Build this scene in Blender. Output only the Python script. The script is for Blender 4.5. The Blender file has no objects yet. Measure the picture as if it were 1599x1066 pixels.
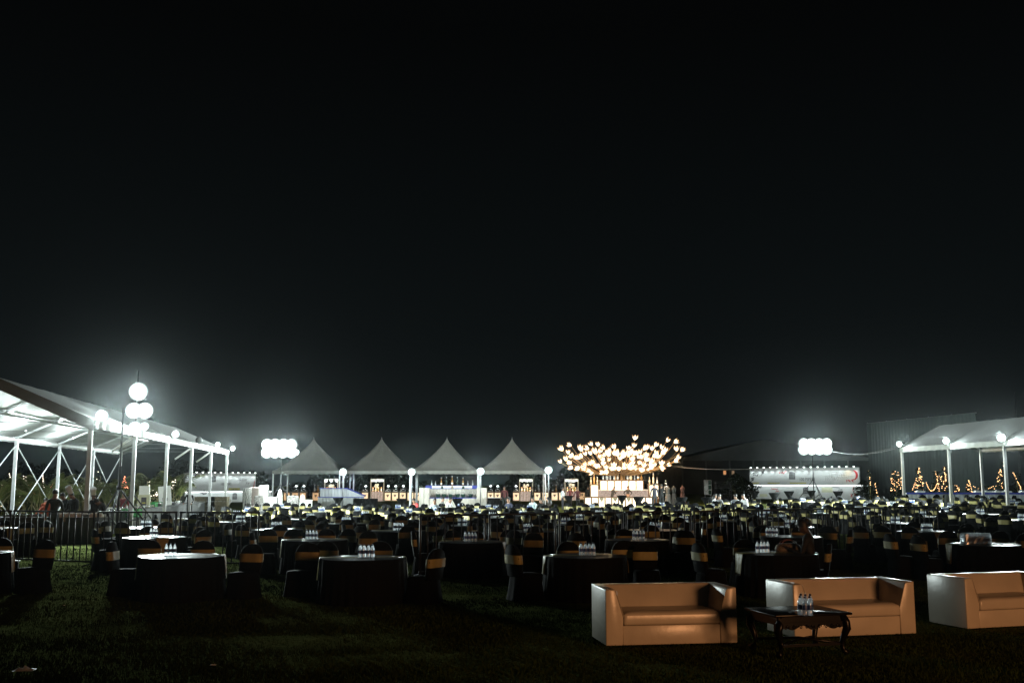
import bpy, bmesh, math, random
import numpy as np
from mathutils import Vector, Matrix

R = random.Random(7)
PI = math.pi
scene = bpy.context.scene
COL = scene.collection

# ------------------------------------------------------------------ camera
CAM_H = 2.05
F_PX = 1590.0            # focal length in pixels of a 1599 px wide frame
HORIZON = 222.0          # horizon this many pixels below the frame centre
PITCH = math.atan(HORIZON / F_PX)
cam_data = bpy.data.cameras.new('camera')
cam = bpy.data.objects.new('camera', cam_data)
COL.objects.link(cam)
cam.location = (0, 0, CAM_H)
cam.rotation_euler = (PI / 2 + PITCH, 0, 0)
cam_data.sensor_width = 36.0
cam_data.lens = 36.0 * F_PX / 1599.0
cam_data.clip_start = 0.1
cam_data.clip_end = 2000
scene.camera = cam

# ------------------------------------------------------------------ world: night sky
world = bpy.data.worlds.new('World')
scene.world = world
world.use_nodes = True
wn = world.node_tree.nodes; wl = world.node_tree.links
wn.clear()
w_out = wn.new('ShaderNodeOutputWorld')
w_bg = wn.new('ShaderNodeBackground')
w_tc = wn.new('ShaderNodeTexCoord')
w_sep = wn.new('ShaderNodeSeparateXYZ')
w_ramp = wn.new('ShaderNodeValToRGB')
wl.new(w_tc.outputs['Generated'], w_sep.inputs[0])
wl.new(w_sep.outputs['Z'], w_ramp.inputs[0])
wl.new(w_ramp.outputs[0], w_bg.inputs[0])
wl.new(w_bg.outputs[0], w_out.inputs[0])
cr = w_ramp.color_ramp
cr.elements[0].position = 0.0; cr.elements[0].color = (0.0062, 0.0086, 0.0092, 1)
cr.elements[1].position = 0.42; cr.elements[1].color = (0.0013, 0.0016, 0.0017, 1)
e = cr.elements.new(0.14); e.color = (0.0034, 0.0048, 0.0052, 1)
w_bg.inputs[1].default_value = 1.0

scene.view_settings.view_transform = 'Standard'
scene.view_settings.look = 'None'
scene.view_settings.exposure = 0
scene.view_settings.gamma = 1
scene.view_settings.use_curve_mapping = False
scene.render.engine = 'CYCLES'
cy = scene.cycles
cy.use_denoising = True
cy.denoiser = 'OPENIMAGEDENOISE'
cy.max_bounces = 6; cy.diffuse_bounces = 2; cy.glossy_bounces = 2
cy.transmission_bounces = 4; cy.transparent_max_bounces = 12; cy.volume_bounces = 0
cy.sample_clamp_indirect = 4
cy.use_light_tree = True
cy.caustics_reflective = False; cy.caustics_refractive = False

# the lamps' output, tuned here
POWER = dict(flood=15500, big=15000, mast=9000, tent=230, warm=260, inner=640, stage=980, wash=50)
STAGE_COL = (1.0, 0.445, 0.18)
COOL = (0.86, 1.0, 0.97)
HAZE_DENSITY = 0.000085

# warm stage light standing behind the photographer
sl = bpy.data.lights.new('stage_light', 'SPOT')
sl.energy = POWER['stage'] * 10; sl.color = STAGE_COL; sl.shadow_soft_size = 2.6
sl.spot_size = math.radians(42); sl.spot_blend = 0.8
slo = bpy.data.objects.new('stage_light', sl); COL.objects.link(slo)
slo.location = (15.5, -10.0, 2.6)
slo.rotation_euler = (Vector((4.6, 13.5, 0.4)) - slo.location).to_track_quat('-Z', 'Y').to_euler()

# ------------------------------------------------------------------ placing
CP, SP = math.cos(PITCH), math.sin(PITCH)
def smooth(a, b, x):
    t = min(1, max(0, (x - a) / (b - a))); return t * t * (3 - 2 * t)
def gz(x, y):
    """height of the lawn: it rises gently towards the far right"""
    return 0.42 * smooth(2, 20, x) * smooth(38, 72, y)
def ray(px, py):
    u = (px - 799.5) / F_PX; v = (533.0 - py) / F_PX
    return Vector((u, CP - v * SP, SP + v * CP))
def on_z(px, py, z=0.0):
    d = ray(px, py); t = (z - CAM_H) / d.z
    return Vector((d.x * t, d.y * t, z))
def on_ground(px, py, h=0.0):
    """the ground point below the point of height h seen at the pixel"""
    z = h
    for _ in range(30):
        p = on_z(px, py, z)
        if p.y < 0 or p.y > 400: break
        z = 0.5 * z + 0.5 * (gz(p.x, p.y) + h)
    return Vector((p.x, p.y, gz(p.x, p.y)))
def at_y(px, py, Y):
    d = ray(px, py); t = Y / d.y
    return Vector((d.x * t, Y, CAM_H + d.z * t))
def xat(px, Y, z=CAM_H):
    return (px - 799.5) / F_PX * (Y * CP + (z - CAM_H) * SP)

# ------------------------------------------------------------------ materials
MATS = {}
def mat(name, col, rough=0.7, metal=0.0, var=0.12, scale=6.0, bump=0.0, bscale=40.0, spec=0.5,
        trans=0.0, emit=None, estr=0.0, sheen=0.0, coat=0.0, stretch=None):
    if name in MATS: return MATS[name]
    m = bpy.data.materials.new(name); m.use_nodes = True
    nt = m.node_tree; N = nt.nodes; L = nt.links
    b = N['Principled BSDF']
    tc = N.new('ShaderNodeTexCoord'); mp = N.new('ShaderNodeMapping')
    L.new(tc.outputs['Object'], mp.inputs[0])
    if stretch: mp.inputs['Scale'].default_value = stretch
    nz = N.new('ShaderNodeTexNoise'); nz.inputs['Scale'].default_value = scale
    nz.inputs['Detail'].default_value = 5
    L.new(mp.outputs[0], nz.inputs['Vector'])
    rp = N.new('ShaderNodeValToRGB')
    c0 = [max(0, c * (1 - var)) for c in col[:3]]; c1 = [min(1, c * (1 + var)) for c in col[:3]]
    rp.color_ramp.elements[0].color = (*c0, 1); rp.color_ramp.elements[1].color = (*c1, 1)
    rp.color_ramp.elements[0].position = 0.3; rp.color_ramp.elements[1].position = 0.7
    L.new(nz.outputs['Fac'], rp.inputs[0]); L.new(rp.outputs[0], b.inputs['Base Color'])
    b.inputs['Roughness'].default_value = rough; b.inputs['Metallic'].default_value = metal
    b.inputs['Specular IOR Level'].default_value = spec
    if coat: b.inputs['Coat Weight'].default_value = coat; b.inputs['Coat Roughness'].default_value = 0.15
    if sheen: b.inputs['Sheen Weight'].default_value = sheen
    if trans: b.inputs['Transmission Weight'].default_value = trans
    if bump:
        n2 = N.new('ShaderNodeTexNoise'); n2.inputs['Scale'].default_value = bscale; n2.inputs['Detail'].default_value = 4
        L.new(mp.outputs[0], n2.inputs['Vector'])
        bp = N.new('ShaderNodeBump'); bp.inputs['Strength'].default_value = bump; bp.inputs['Distance'].default_value = 0.02
        L.new(n2.outputs['Fac'], bp.inputs['Height']); L.new(bp.outputs[0], b.inputs['Normal'])
    if emit:
        b.inputs['Emission Color'].default_value = (*emit, 1); b.inputs['Emission Strength'].default_value = estr
        m.cycles.emission_sampling = 'NONE'
    MATS[name] = m
    return m
def lamp_mat(name, col, strength):
    m = bpy.data.materials.new(name); m.use_nodes = True
    nt = m.node_tree; nt.nodes.clear()
    o = nt.nodes.new('ShaderNodeOutputMaterial'); e = nt.nodes.new('ShaderNodeEmission')
    e.inputs[0].default_value = (*col, 1); e.inputs[1].default_value = strength
    nt.links.new(e.outputs[0], o.inputs[0]); m.cycles.emission_sampling = 'NONE'
    return m
def translucent_mat(name, col, amount=0.5, rough=0.6, var=0.08, bump=0.0):
    m = bpy.data.materials.new(name); m.use_nodes = True
    N = m.node_tree.nodes; L = m.node_tree.links
    b = N['Principled BSDF']; out = N['Material Output']
    tc = N.new('ShaderNodeTexCoord'); nz = N.new('ShaderNodeTexNoise'); nz.inputs['Scale'].default_value = 1.3
    nz.inputs['Detail'].default_value = 6
    L.new(tc.outputs['Object'], nz.inputs['Vector'])
    rp = N.new('ShaderNodeValToRGB')
    rp.color_ramp.elements[0].color = (*[c * (1 - var) for c in col], 1)
    rp.color_ramp.elements[1].color = (*[min(1, c * (1 + var)) for c in col], 1)
    L.new(nz.outputs['Fac'], rp.inputs[0]); L.new(rp.outputs[0], b.inputs['Base Color'])
    b.inputs['Roughness'].default_value = rough
    t = N.new('ShaderNodeBsdfTranslucent'); L.new(rp.outputs[0], t.inputs[0])
    mx = N.new('ShaderNodeMixShader'); mx.inputs[0].default_value = amount
    L.new(b.outputs[0], mx.inputs[1]); L.new(t.outputs[0], mx.inputs[2]); L.new(mx.outputs[0], out.inputs[0])
    if bump:
        bp = N.new('ShaderNodeBump'); bp.inputs['Strength'].default_value = bump; bp.inputs['Distance'].default_value = 0.1
        L.new(nz.outputs['Fac'], bp.inputs['Height']); L.new(bp.outputs[0], b.inputs['Normal'])
    return m

M = dict(
    black_cloth=mat('black_cloth', (0.0042, 0.0045, 0.0048), 0.85, bump=0.25, bscale=9, spec=0.07, sheen=0.0),
    grey_skirt=mat('dark_skirt_cloth', (0.04, 0.046, 0.05), 0.6, bump=0.2, bscale=9, spec=0.3),
    gold=mat('gold_satin', (0.29, 0.25, 0.10), 0.5, bump=0.35, bscale=14, spec=0.3, sheen=0.0),
    leather=mat('beige_leatherette', (0.54, 0.49, 0.41), 0.30, bump=0.10, bscale=11, var=0.07, scale=3, spec=0.6),
    lacquer=mat('black_lacquer', (0.0035, 0.0034, 0.0035), 0.3, spec=0.2, var=0.3),
    fence=mat('black_barrier_paint', (0.018, 0.018, 0.02), 0.5, spec=0.3, var=0.3, scale=20),
    alu=mat('aluminium', (0.62, 0.64, 0.66), 0.42, metal=0.35, var=0.08, scale=4),
    steel=mat('grey_steel', (0.22, 0.23, 0.24), 0.45, metal=0.5, var=0.2),
    dark_steel=mat('dark_steel', (0.05, 0.05, 0.055), 0.5, metal=0.4, var=0.2),
    white=mat('white_paint', (0.78, 0.79, 0.78), 0.5, var=0.05),
    white_cloth=mat('white_cloth', (0.72, 0.73, 0.72), 0.8, var=0.08, bump=0.2, bscale=10),
    grey_cloth=mat('grey_pleated_cloth', (0.42, 0.44, 0.45), 0.75, var=0.1, bump=0.3, bscale=8, stretch=(6, 6, 0.4)),
    blue=mat('blue_trim', (0.03, 0.05, 0.32), 0.5, var=0.15),
    housing=mat('lamp_housing', (0.012, 0.012, 0.012), 0.8, spec=.1),
    cap=mat('dark_blue_cap', (0.01, 0.015, 0.05), 0.4),
    blabel=mat('blue_bottle_label', (0.02, 0.05, 0.20), 0.4, var=0.3, scale=60),
    grass=mat('grass_blades', (0.030, 0.048, 0.010), 0.9, var=0.4, scale=0.8, spec=0.0),
    leaf=mat('palm_leaf', (0.065, 0.078, 0.02), 0.7, spec=.15, var=0.35, scale=2),
    stem=mat('palm_stem', (0.13, 0.11, 0.035), 0.6, var=0.3, scale=3),
    dleaf=mat('dark_leaf', (0.010, 0.014, 0.006), 0.9, spec=0.05, var=0.4, scale=1.5),
    skin=mat('skin', (0.24, 0.13, 0.08), 0.55, var=0.08),
    hair=mat('black_hair', (0.006, 0.005, 0.004), 0.5),
    chrome=mat('chafing_steel', (0.6, 0.6, 0.6), 0.25, metal=0.9, var=0.1),
    wood=mat('brown_crate', (0.12, 0.10, 0.06), 0.7, var=0.3),
)
M['roof'] = translucent_mat('marquee_roof_fabric', (0.30, 0.31, 0.31), 0.07, bump=0.3)
M['tent'] = translucent_mat('tent_canvas', (0.19, 0.187, 0.17), 0.12, bump=0.8, var=0.12)
def bottle_mat():
    m = bpy.data.materials.new('clear_bottle_plastic'); m.use_nodes = True
    N = m.node_tree.nodes; L = m.node_tree.links; N.clear()
    o = N.new('ShaderNodeOutputMaterial'); g = N.new('ShaderNodeBsdfGlossy'); g.inputs['Roughness'].default_value = .22; g.inputs[0].default_value = (.9, .95, 1, 1)
    tr = N.new('ShaderNodeBsdfTransparent'); tr.inputs[0].default_value = (.93, .97, 1, 1)
    tl = N.new('ShaderNodeBsdfRefraction'); tl.inputs['Roughness'].default_value = .85; tl.inputs['IOR'].default_value = 1.4; nz = N.new('ShaderNodeTexNoise'); nz.inputs['Scale'].default_value = 25
    tc = N.new('ShaderNodeTexCoord'); rp = N.new('ShaderNodeValToRGB'); rp.color_ramp.elements[0].color = (.5, .55, .6, 1); rp.color_ramp.elements[1].color = (1, 1, 1, 1)
    L.new(tc.outputs['Object'], nz.inputs['Vector']); L.new(nz.outputs['Fac'], rp.inputs[0]); L.new(rp.outputs[0], tl.inputs[0])
    a = N.new('ShaderNodeMixShader'); a.inputs[0].default_value = .75; L.new(g.outputs[0], a.inputs[1]); L.new(tl.outputs[0], a.inputs[2])
    t2 = N.new('ShaderNodeBsdfTranslucent'); c = N.new('ShaderNodeMixShader'); c.inputs[0].default_value = .3; L.new(a.outputs[0], c.inputs[1]); L.new(t2.outputs[0], c.inputs[2]); L.new(rp.outputs[0], t2.inputs[0])
    b = N.new('ShaderNodeMixShader'); b.inputs[0].default_value = .74; L.new(tr.outputs[0], b.inputs[1]); L.new(c.outputs[0], b.inputs[2])
    L.new(b.outputs[0], o.inputs[0]); return m
M['bottle'] = bottle_mat()
M['gable'] = mat('gable_cloth', (0.16, 0.17, 0.17), 0.8, var=0.1)
def lens_mat():
    """lamp glass: very bright at the dome centre, glare falloff painted towards its rim"""
    m = bpy.data.materials.new('floodlight_lens'); m.use_nodes = True
    N = m.node_tree.nodes; L = m.node_tree.links; N.clear()
    o = N.new('ShaderNodeOutputMaterial'); e = N.new('ShaderNodeEmission'); tc = N.new('ShaderNodeTexCoord'); s = N.new('ShaderNodeSeparateXYZ')
    mr = N.new('ShaderNodeMapRange'); mr.inputs[1].default_value = 0.0; mr.inputs[2].default_value = 0.12
    pw = N.new('ShaderNodeMath'); pw.operation = 'POWER'; pw.inputs[1].default_value = 5
    ml = N.new('ShaderNodeMath'); ml.operation = 'MULTIPLY_ADD'; ml.inputs[1].default_value = 30; ml.inputs[2].default_value = .38
    L.new(tc.outputs['Object'], s.inputs[0]); L.new(s.outputs['Z'], mr.inputs[0]); L.new(mr.outputs[0], pw.inputs[0]); L.new(pw.outputs[0], ml.inputs[0]); L.new(ml.outputs[0], e.inputs[1])
    e.inputs[0].default_value = (.86, 1, .98, 1); L.new(e.outputs[0], o.inputs[0]); m.cycles.emission_sampling = 'NONE'
    return m
M['lens'] = lens_mat()  # soft bloom edge of the lamps is put into this emission
M['lens_soft'] = lamp_mat('small_lamp_glass', (0.95, 1.0, 0.97), 5)
M['strip'] = lamp_mat('led_strip', (0.95, 1.0, 1.0), 3.0)
M['bulb'] = lamp_mat('fairy_bulb', (1.0, 0.55, 0.24), 4.0)
M['bulb_white'] = lamp_mat('cool_fairy_bulb', (1.0, 0.86, 0.68), 3.0)
M['bulb_red'] = lamp_mat('red_fairy_bulb', (1.0, 0.30, 0.16), 4.0)
M['petal'] = lamp_mat('tulip_lamp_glass', (1.0, 0.80, 0.50), 4.0)

# ------------------------------------------------------------------ mesh helpers
class MB:
    def __init__(s): s.v = []; s.f = []; s.mi = []; s.smooth = []
    def add(s, vs, fs, mi=0, sm=False):
        o = len(s.v); s.v.extend([tuple(v) for v in vs])
        for f in fs: s.f.append(tuple(i + o for i in f)); s.mi.append(mi); s.smooth.append(sm)
        return s
    def box(s, x0, x1, y0, y1, z0, z1, mi=0, m=None):
        vs = [(x0, y0, z0), (x1, y0, z0), (x1, y1, z0), (x0, y1, z0), (x0, y0, z1), (x1, y0, z1), (x1, y1, z1), (x0, y1, z1)]
        if m is not None: vs = [m @ Vector(v) for v in vs]
        return s.add(vs, [(3, 2, 1, 0), (4, 5, 6, 7), (0, 1, 5, 4), (1, 2, 6, 5), (2, 3, 7, 6), (3, 0, 4, 7)], mi)
    def tube(s, pts, rad, n=8, mi=0, caps=True, sm=True):
        pts = [Vector(p) for p in pts]
        rads = rad if isinstance(rad, (list, tuple)) else [rad] * len(pts)
        vs = []
        for i, p in enumerate(pts):
            d = (pts[min(i + 1, len(pts) - 1)] - pts[max(i - 1, 0)])
            if d.length < 1e-9: d = Vector((0, 0, 1))
            d.normalize()
            a = d.cross(Vector((0, 0, 1)) if abs(d.z) < 0.9 else Vector((1, 0, 0))).normalized(); b = d.cross(a)
            for k in range(n):
                t = 2 * PI * (k + .5) / n; vs.append(p + (a * math.cos(t) + b * math.sin(t)) * rads[i])
        fs = []
        for i in range(len(pts) - 1):
            for k in range(n):
                k2 = (k + 1) % n; fs.append((i * n + k, i * n + k2, (i + 1) * n + k2, (i + 1) * n + k))
        if caps: fs.append(tuple(range(n))[::-1]); fs.append(tuple((len(pts) - 1) * n + k for k in range(n)))
        return s.add(vs, fs, mi, sm and n > 5)
    def lathe(s, prof, n=16, mi=0, c=(0, 0, 0), sm=True, caps=True):
        vs = []
        for r, z in prof:
            for k in range(n):
                t = 2 * PI * k / n; vs.append((c[0] + r * math.cos(t), c[1] + r * math.sin(t), c[2] + z))
        fs = []
        for i in range(len(prof) - 1):
            for k in range(n):
                k2 = (k + 1) % n; fs.append((i * n + k, i * n + k2, (i + 1) * n + k2, (i + 1) * n + k))
        if caps:
            fs.append(tuple(range(n))[::-1]); fs.append(tuple((len(prof) - 1) * n + k for k in range(n)))
        return s.add(vs, fs, mi, sm)
    def prism(s, poly, axis, a, b, mi=0):
        """polygon in the plane normal to axis, extruded from a to b"""
        def P(u, v, w):
            return {'x': (w, u, v), 'y': (u, w, v), 'z': (u, v, w)}[axis]
        n = len(poly)
        vs = [P(u, v, a) for u, v in poly] + [P(u, v, b) for u, v in poly]
        fs = [tuple(range(n)), tuple(range(2 * n - 1, n - 1, -1))] + [(i, i + n, (i + 1) % n + n, (i + 1) % n) for i in range(n)]
        return s.add(vs, fs, mi)
    def sphere(s, c, r, n=10, m_=6, mi=0, sc=(1, 1, 1)):
        prof = []
        for j in range(1, m_):
            t = PI * j / m_; prof.append((r * math.sin(t), -r * math.cos(t)))
        o = len(s.v)
        s.lathe(prof, n, mi, (0, 0, 0))
        for i in range(o, len(s.v)):
            v = s.v[i]; s.v[i] = (c[0] + v[0] * sc[0], c[1] + v[1] * sc[1], c[2] + v[2] * sc[2])
        return s
    def mesh(s, name, mats):
        me = bpy.data.meshes.new(name)
        me.from_pydata(s.v, [], s.f)
        if not isinstance(mats, (list, tuple)): mats = [mats]
        for m in mats: me.materials.append(m)
        if len(mats) > 1: me.polygons.foreach_set('material_index', s.mi)
        me.polygons.foreach_set('use_smooth', s.smooth)
        bm = bmesh.new(); bm.from_mesh(me); bmesh.ops.recalc_face_normals(bm, faces=bm.faces); bm.to_mesh(me); bm.free()
        me.update()
        return me
    def build(s, name, mats, parent=None, loc=(0, 0, 0), rz=0, bevel=0, seg=2):
        me = s.mesh(name, mats)
        if bevel:
            bm = bmesh.new(); bm.from_mesh(me)
            bmesh.ops.remove_doubles(bm, verts=bm.verts, dist=1e-5)
            ed = [e for e in bm.edges if len(e.link_faces) == 2 and e.calc_face_angle(0) > 0.5]
            bmesh.ops.bevel(bm, geom=ed, offset=bevel, segments=seg, profile=0.5, affect='EDGES')
            for f in bm.faces: f.smooth = True
            bm.to_mesh(me); bm.free()
        o = bpy.data.objects.new(name, me); COL.objects.link(o)
        o.parent = parent; o.location = loc; o.rotation_euler = (0, 0, rz)
        return o
def put(name, me, parent=None, loc=(0, 0, 0), rz=0, sc=None):
    o = bpy.data.objects.new(name, me); COL.objects.link(o)
    o.parent = parent; o.location = loc; o.rotation_euler = (0, 0, rz)
    if sc: o.scale = sc
    return o
def tag(o, label=None, cat=None, group=None, kind=None):
    if label: o['label'] = label
    if cat: o['category'] = cat
    if group: o['group'] = group
    if kind: o['kind'] = kind
    return o
def thing(name, label, cat, loc=(0, 0, 0), rz=0, group=None):
    o = bpy.data.objects.new(name, None); COL.objects.link(o)
    o.empty_display_size = 0.2
    o.location = loc; o.rotation_euler = (0, 0, rz)
    return tag(o, label, cat, group)
def copy_thing(root, loc, rz, label, cat=None, group=None, sc=None):
    r = root.copy(); COL.objects.link(r); r.location = loc; r.rotation_euler = (0, 0, rz)
    r['label'] = label
    if cat: r['category'] = cat
    if group: r['group'] = group
    if sc: r.scale = sc
    for ch in root.children:
        c = ch.copy(); COL.objects.link(c); c.parent = r
        for g in ch.children:
            d = g.copy(); COL.objects.link(d); d.parent = c
    return r
def light(kind, loc, power, col, size=0.1, parent=None, aim=None, spot=60, blend=0.5, name='lamp_light'):
    l = bpy.data.lights.new(name, kind); l.energy = power; l.color = col
    l.shadow_soft_size = size
    o = bpy.data.objects.new(name, l); COL.objects.link(o); o.location = loc
    if kind == 'SPOT':
        l.spot_size = math.radians(spot); l.spot_blend = blend
    if aim is not None:
        o.rotation_euler = (Vector(aim) - Vector(loc)).to_track_quat('-Z', 'Y').to_euler()
    if parent is not None: o.parent = parent
    return o
ORD = ['first', 'second', 'third', 'fourth', 'fifth', 'sixth', 'seventh', 'eighth', 'ninth', 'tenth', 'eleventh', 'twelfth',
       'thirteenth', 'fourteenth', 'fifteenth', 'sixteenth', 'seventeenth', 'eighteenth', 'nineteenth', 'twentieth']

# ================================================================== SETTING
# lawn
def build_ground():
    xs = np.concatenate([np.linspace(-600, -60, 8), np.linspace(-50, 60, 150), np.linspace(75, 600, 8)])
    ys = np.concatenate([np.linspace(-60, 4, 6), np.linspace(7, 36, 150), np.linspace(38, 90, 50), np.linspace(98, 900, 14)])
    X, Y = np.meshgrid(xs, ys)
    Z = np.zeros_like(X)
    from mathutils import noise
    for i in range(X.shape[0]):
        for j in range(X.shape[1]):
            x, y = X[i, j], Y[i, j]
            z = gz(x, y)
            if 7 < y < 90 and -50 < x < 60:
                z += 0.022 * noise.noise((x * 0.9, y * 0.9, 0)) + 0.014 * noise.noise((x * 2.3, y * 2.3, 3)) - 0.02
            Z[i, j] = z
    nx, ny = len(xs), len(ys)
    vs = np.stack([X.ravel(), Y.ravel(), Z.ravel()], 1)
    fs = [(i * nx + j, i * nx + j + 1, (i + 1) * nx + j + 1, (i + 1) * nx + j) for i in range(ny - 1) for j in range(nx - 1)]
    me = bpy.data.meshes.new('lawn'); me.from_pydata(vs.tolist(), [], fs)
    me.polygons.foreach_set('use_smooth', [True] * len(fs))
    m = bpy.data.materials.new('lawn_grass'); m.use_nodes = True
    N = m.node_tree.nodes; L = m.node_tree.links; b = N['Principled BSDF']
    tc = N.new('ShaderNodeTexCoord')
    n1 = N.new('ShaderNodeTexNoise'); n1.inputs['Scale'].default_value = 0.7; n1.inputs['Detail'].default_value = 8; n1.inputs['Roughness'].default_value = 0.65
    n2 = N.new('ShaderNodeTexNoise'); n2.inputs['Scale'].default_value = 14; n2.inputs['Detail'].default_value = 6
    L.new(tc.outputs['Object'], n1.inputs['Vector']); L.new(tc.outputs['Object'], n2.inputs['Vector'])
    ad = N.new('ShaderNodeMath'); ad.operation = 'ADD'; L.new(n1.outputs['Fac'], ad.inputs[0]); L.new(n2.outputs['Fac'], ad.inputs[1])
    ml = N.new('ShaderNodeMath'); ml.operation = 'MULTIPLY'; ml.inputs[1].default_value = 0.5; L.new(ad.outputs[0], ml.inputs[0])
    rp = N.new('ShaderNodeValToRGB'); L.new(ml.outputs[0], rp.inputs[0])
    rp.color_ramp.elements[0].position = 0.36; rp.color_ramp.elements[0].color = (0.044, 0.058, 0.018, 1)
    rp.color_ramp.elements[1].position = 0.66; rp.color_ramp.elements[1].color = (0.150, 0.175, 0.062, 1)
    L.new(rp.outputs[0], b.inputs['Base Color']); b.inputs['Roughness'].default_value = 0.9; b.inputs['Specular IOR Level'].default_value = 0.0
    bp = N.new('ShaderNodeBump'); bp.inputs['Strength'].default_value = 0.9; bp.inputs['Distance'].default_value = 0.05
    L.new(n2.outputs['Fac'], bp.inputs['Height']); L.new(bp.outputs[0], b.inputs['Normal'])
    me.materials.append(m)
    o = bpy.data.objects.new('lawn', me); COL.objects.link(o); tag(o, 'wide dark green lawn under the tables', kind='structure')
    # grass blades near the camera
    rs = np.random.RandomState(3)
    n = 230000
    y = 9.5 + 24 * rs.rand(n) ** 1.5
    x = (rs.rand(n) * 2 - 1) * (y * 0.56 + 0.5)
    # patchy: keep where a coarse noise is high
    keep = (np.sin(x * 2.1 + np.sin(y * 1.7)) + np.sin(y * 2.9 + x) + 2.4 * rs.rand(n)) > -0.6
    x, y = x[keep], y[keep]; n = len(x)
    h = 0.002 + 0.026 * rs.rand(n); w = 0.006 + 0.006 * rs.rand(n); a = rs.rand(n) * 2 * PI
    lx = (rs.rand(n) - .5) * 0.05; ly = (rs.rand(n) - .5) * 0.05
    z0 = np.full(n, -0.03)
    V = np.empty((n, 3, 3))
    V[:, 0] = np.stack([x - np.cos(a) * w, y - np.sin(a) * w, z0], 1)
    V[:, 1] = np.stack([x + np.cos(a) * w, y + np.sin(a) * w, z0], 1)
    V[:, 2] = np.stack([x + lx, y + ly, h], 1)
    me = bpy.data.meshes.new('grass_blades')
    me.vertices.add(n * 3); me.vertices.foreach_set('co', V.ravel())
    me.loops.add(n * 3); me.loops.foreach_set('vertex_index', np.arange(n * 3))
    me.polygons.add(n); me.polygons.foreach_set('loop_start', np.arange(n) * 3)
    me.update(calc_edges=True); me.materials.append(M['grass'])
    o = bpy.data.objects.new('grass_blades', me); COL.objects.link(o)
    tag(o, 'short grass blades of the lawn in the foreground', kind='stuff')
build_ground()

# haze: one box round everything
def build_haze():
    mb = MB().box(-260, 260, -40, 330, -1.5, 13.0)
    o = mb.build('haze', bpy.data.materials.new('night_mist'))
    m = o.data.materials[0]; m.use_nodes = True
    N = m.node_tree.nodes; N.remove(N['Principled BSDF'])
    v = N.new('ShaderNodeVolumePrincipled')
    v.inputs['Color'].default_value = (0.86, 0.95, 0.97, 1); v.inputs['Density'].default_value = HAZE_DENSITY
    v.inputs['Anisotropy'].default_value = 0.975
    m.node_tree.links.new(v.outputs[0], N['Material Output'].inputs['Volume'])
    tag(o, 'thin night mist lit by the floodlights', kind='stuff')
build_haze()
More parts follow.
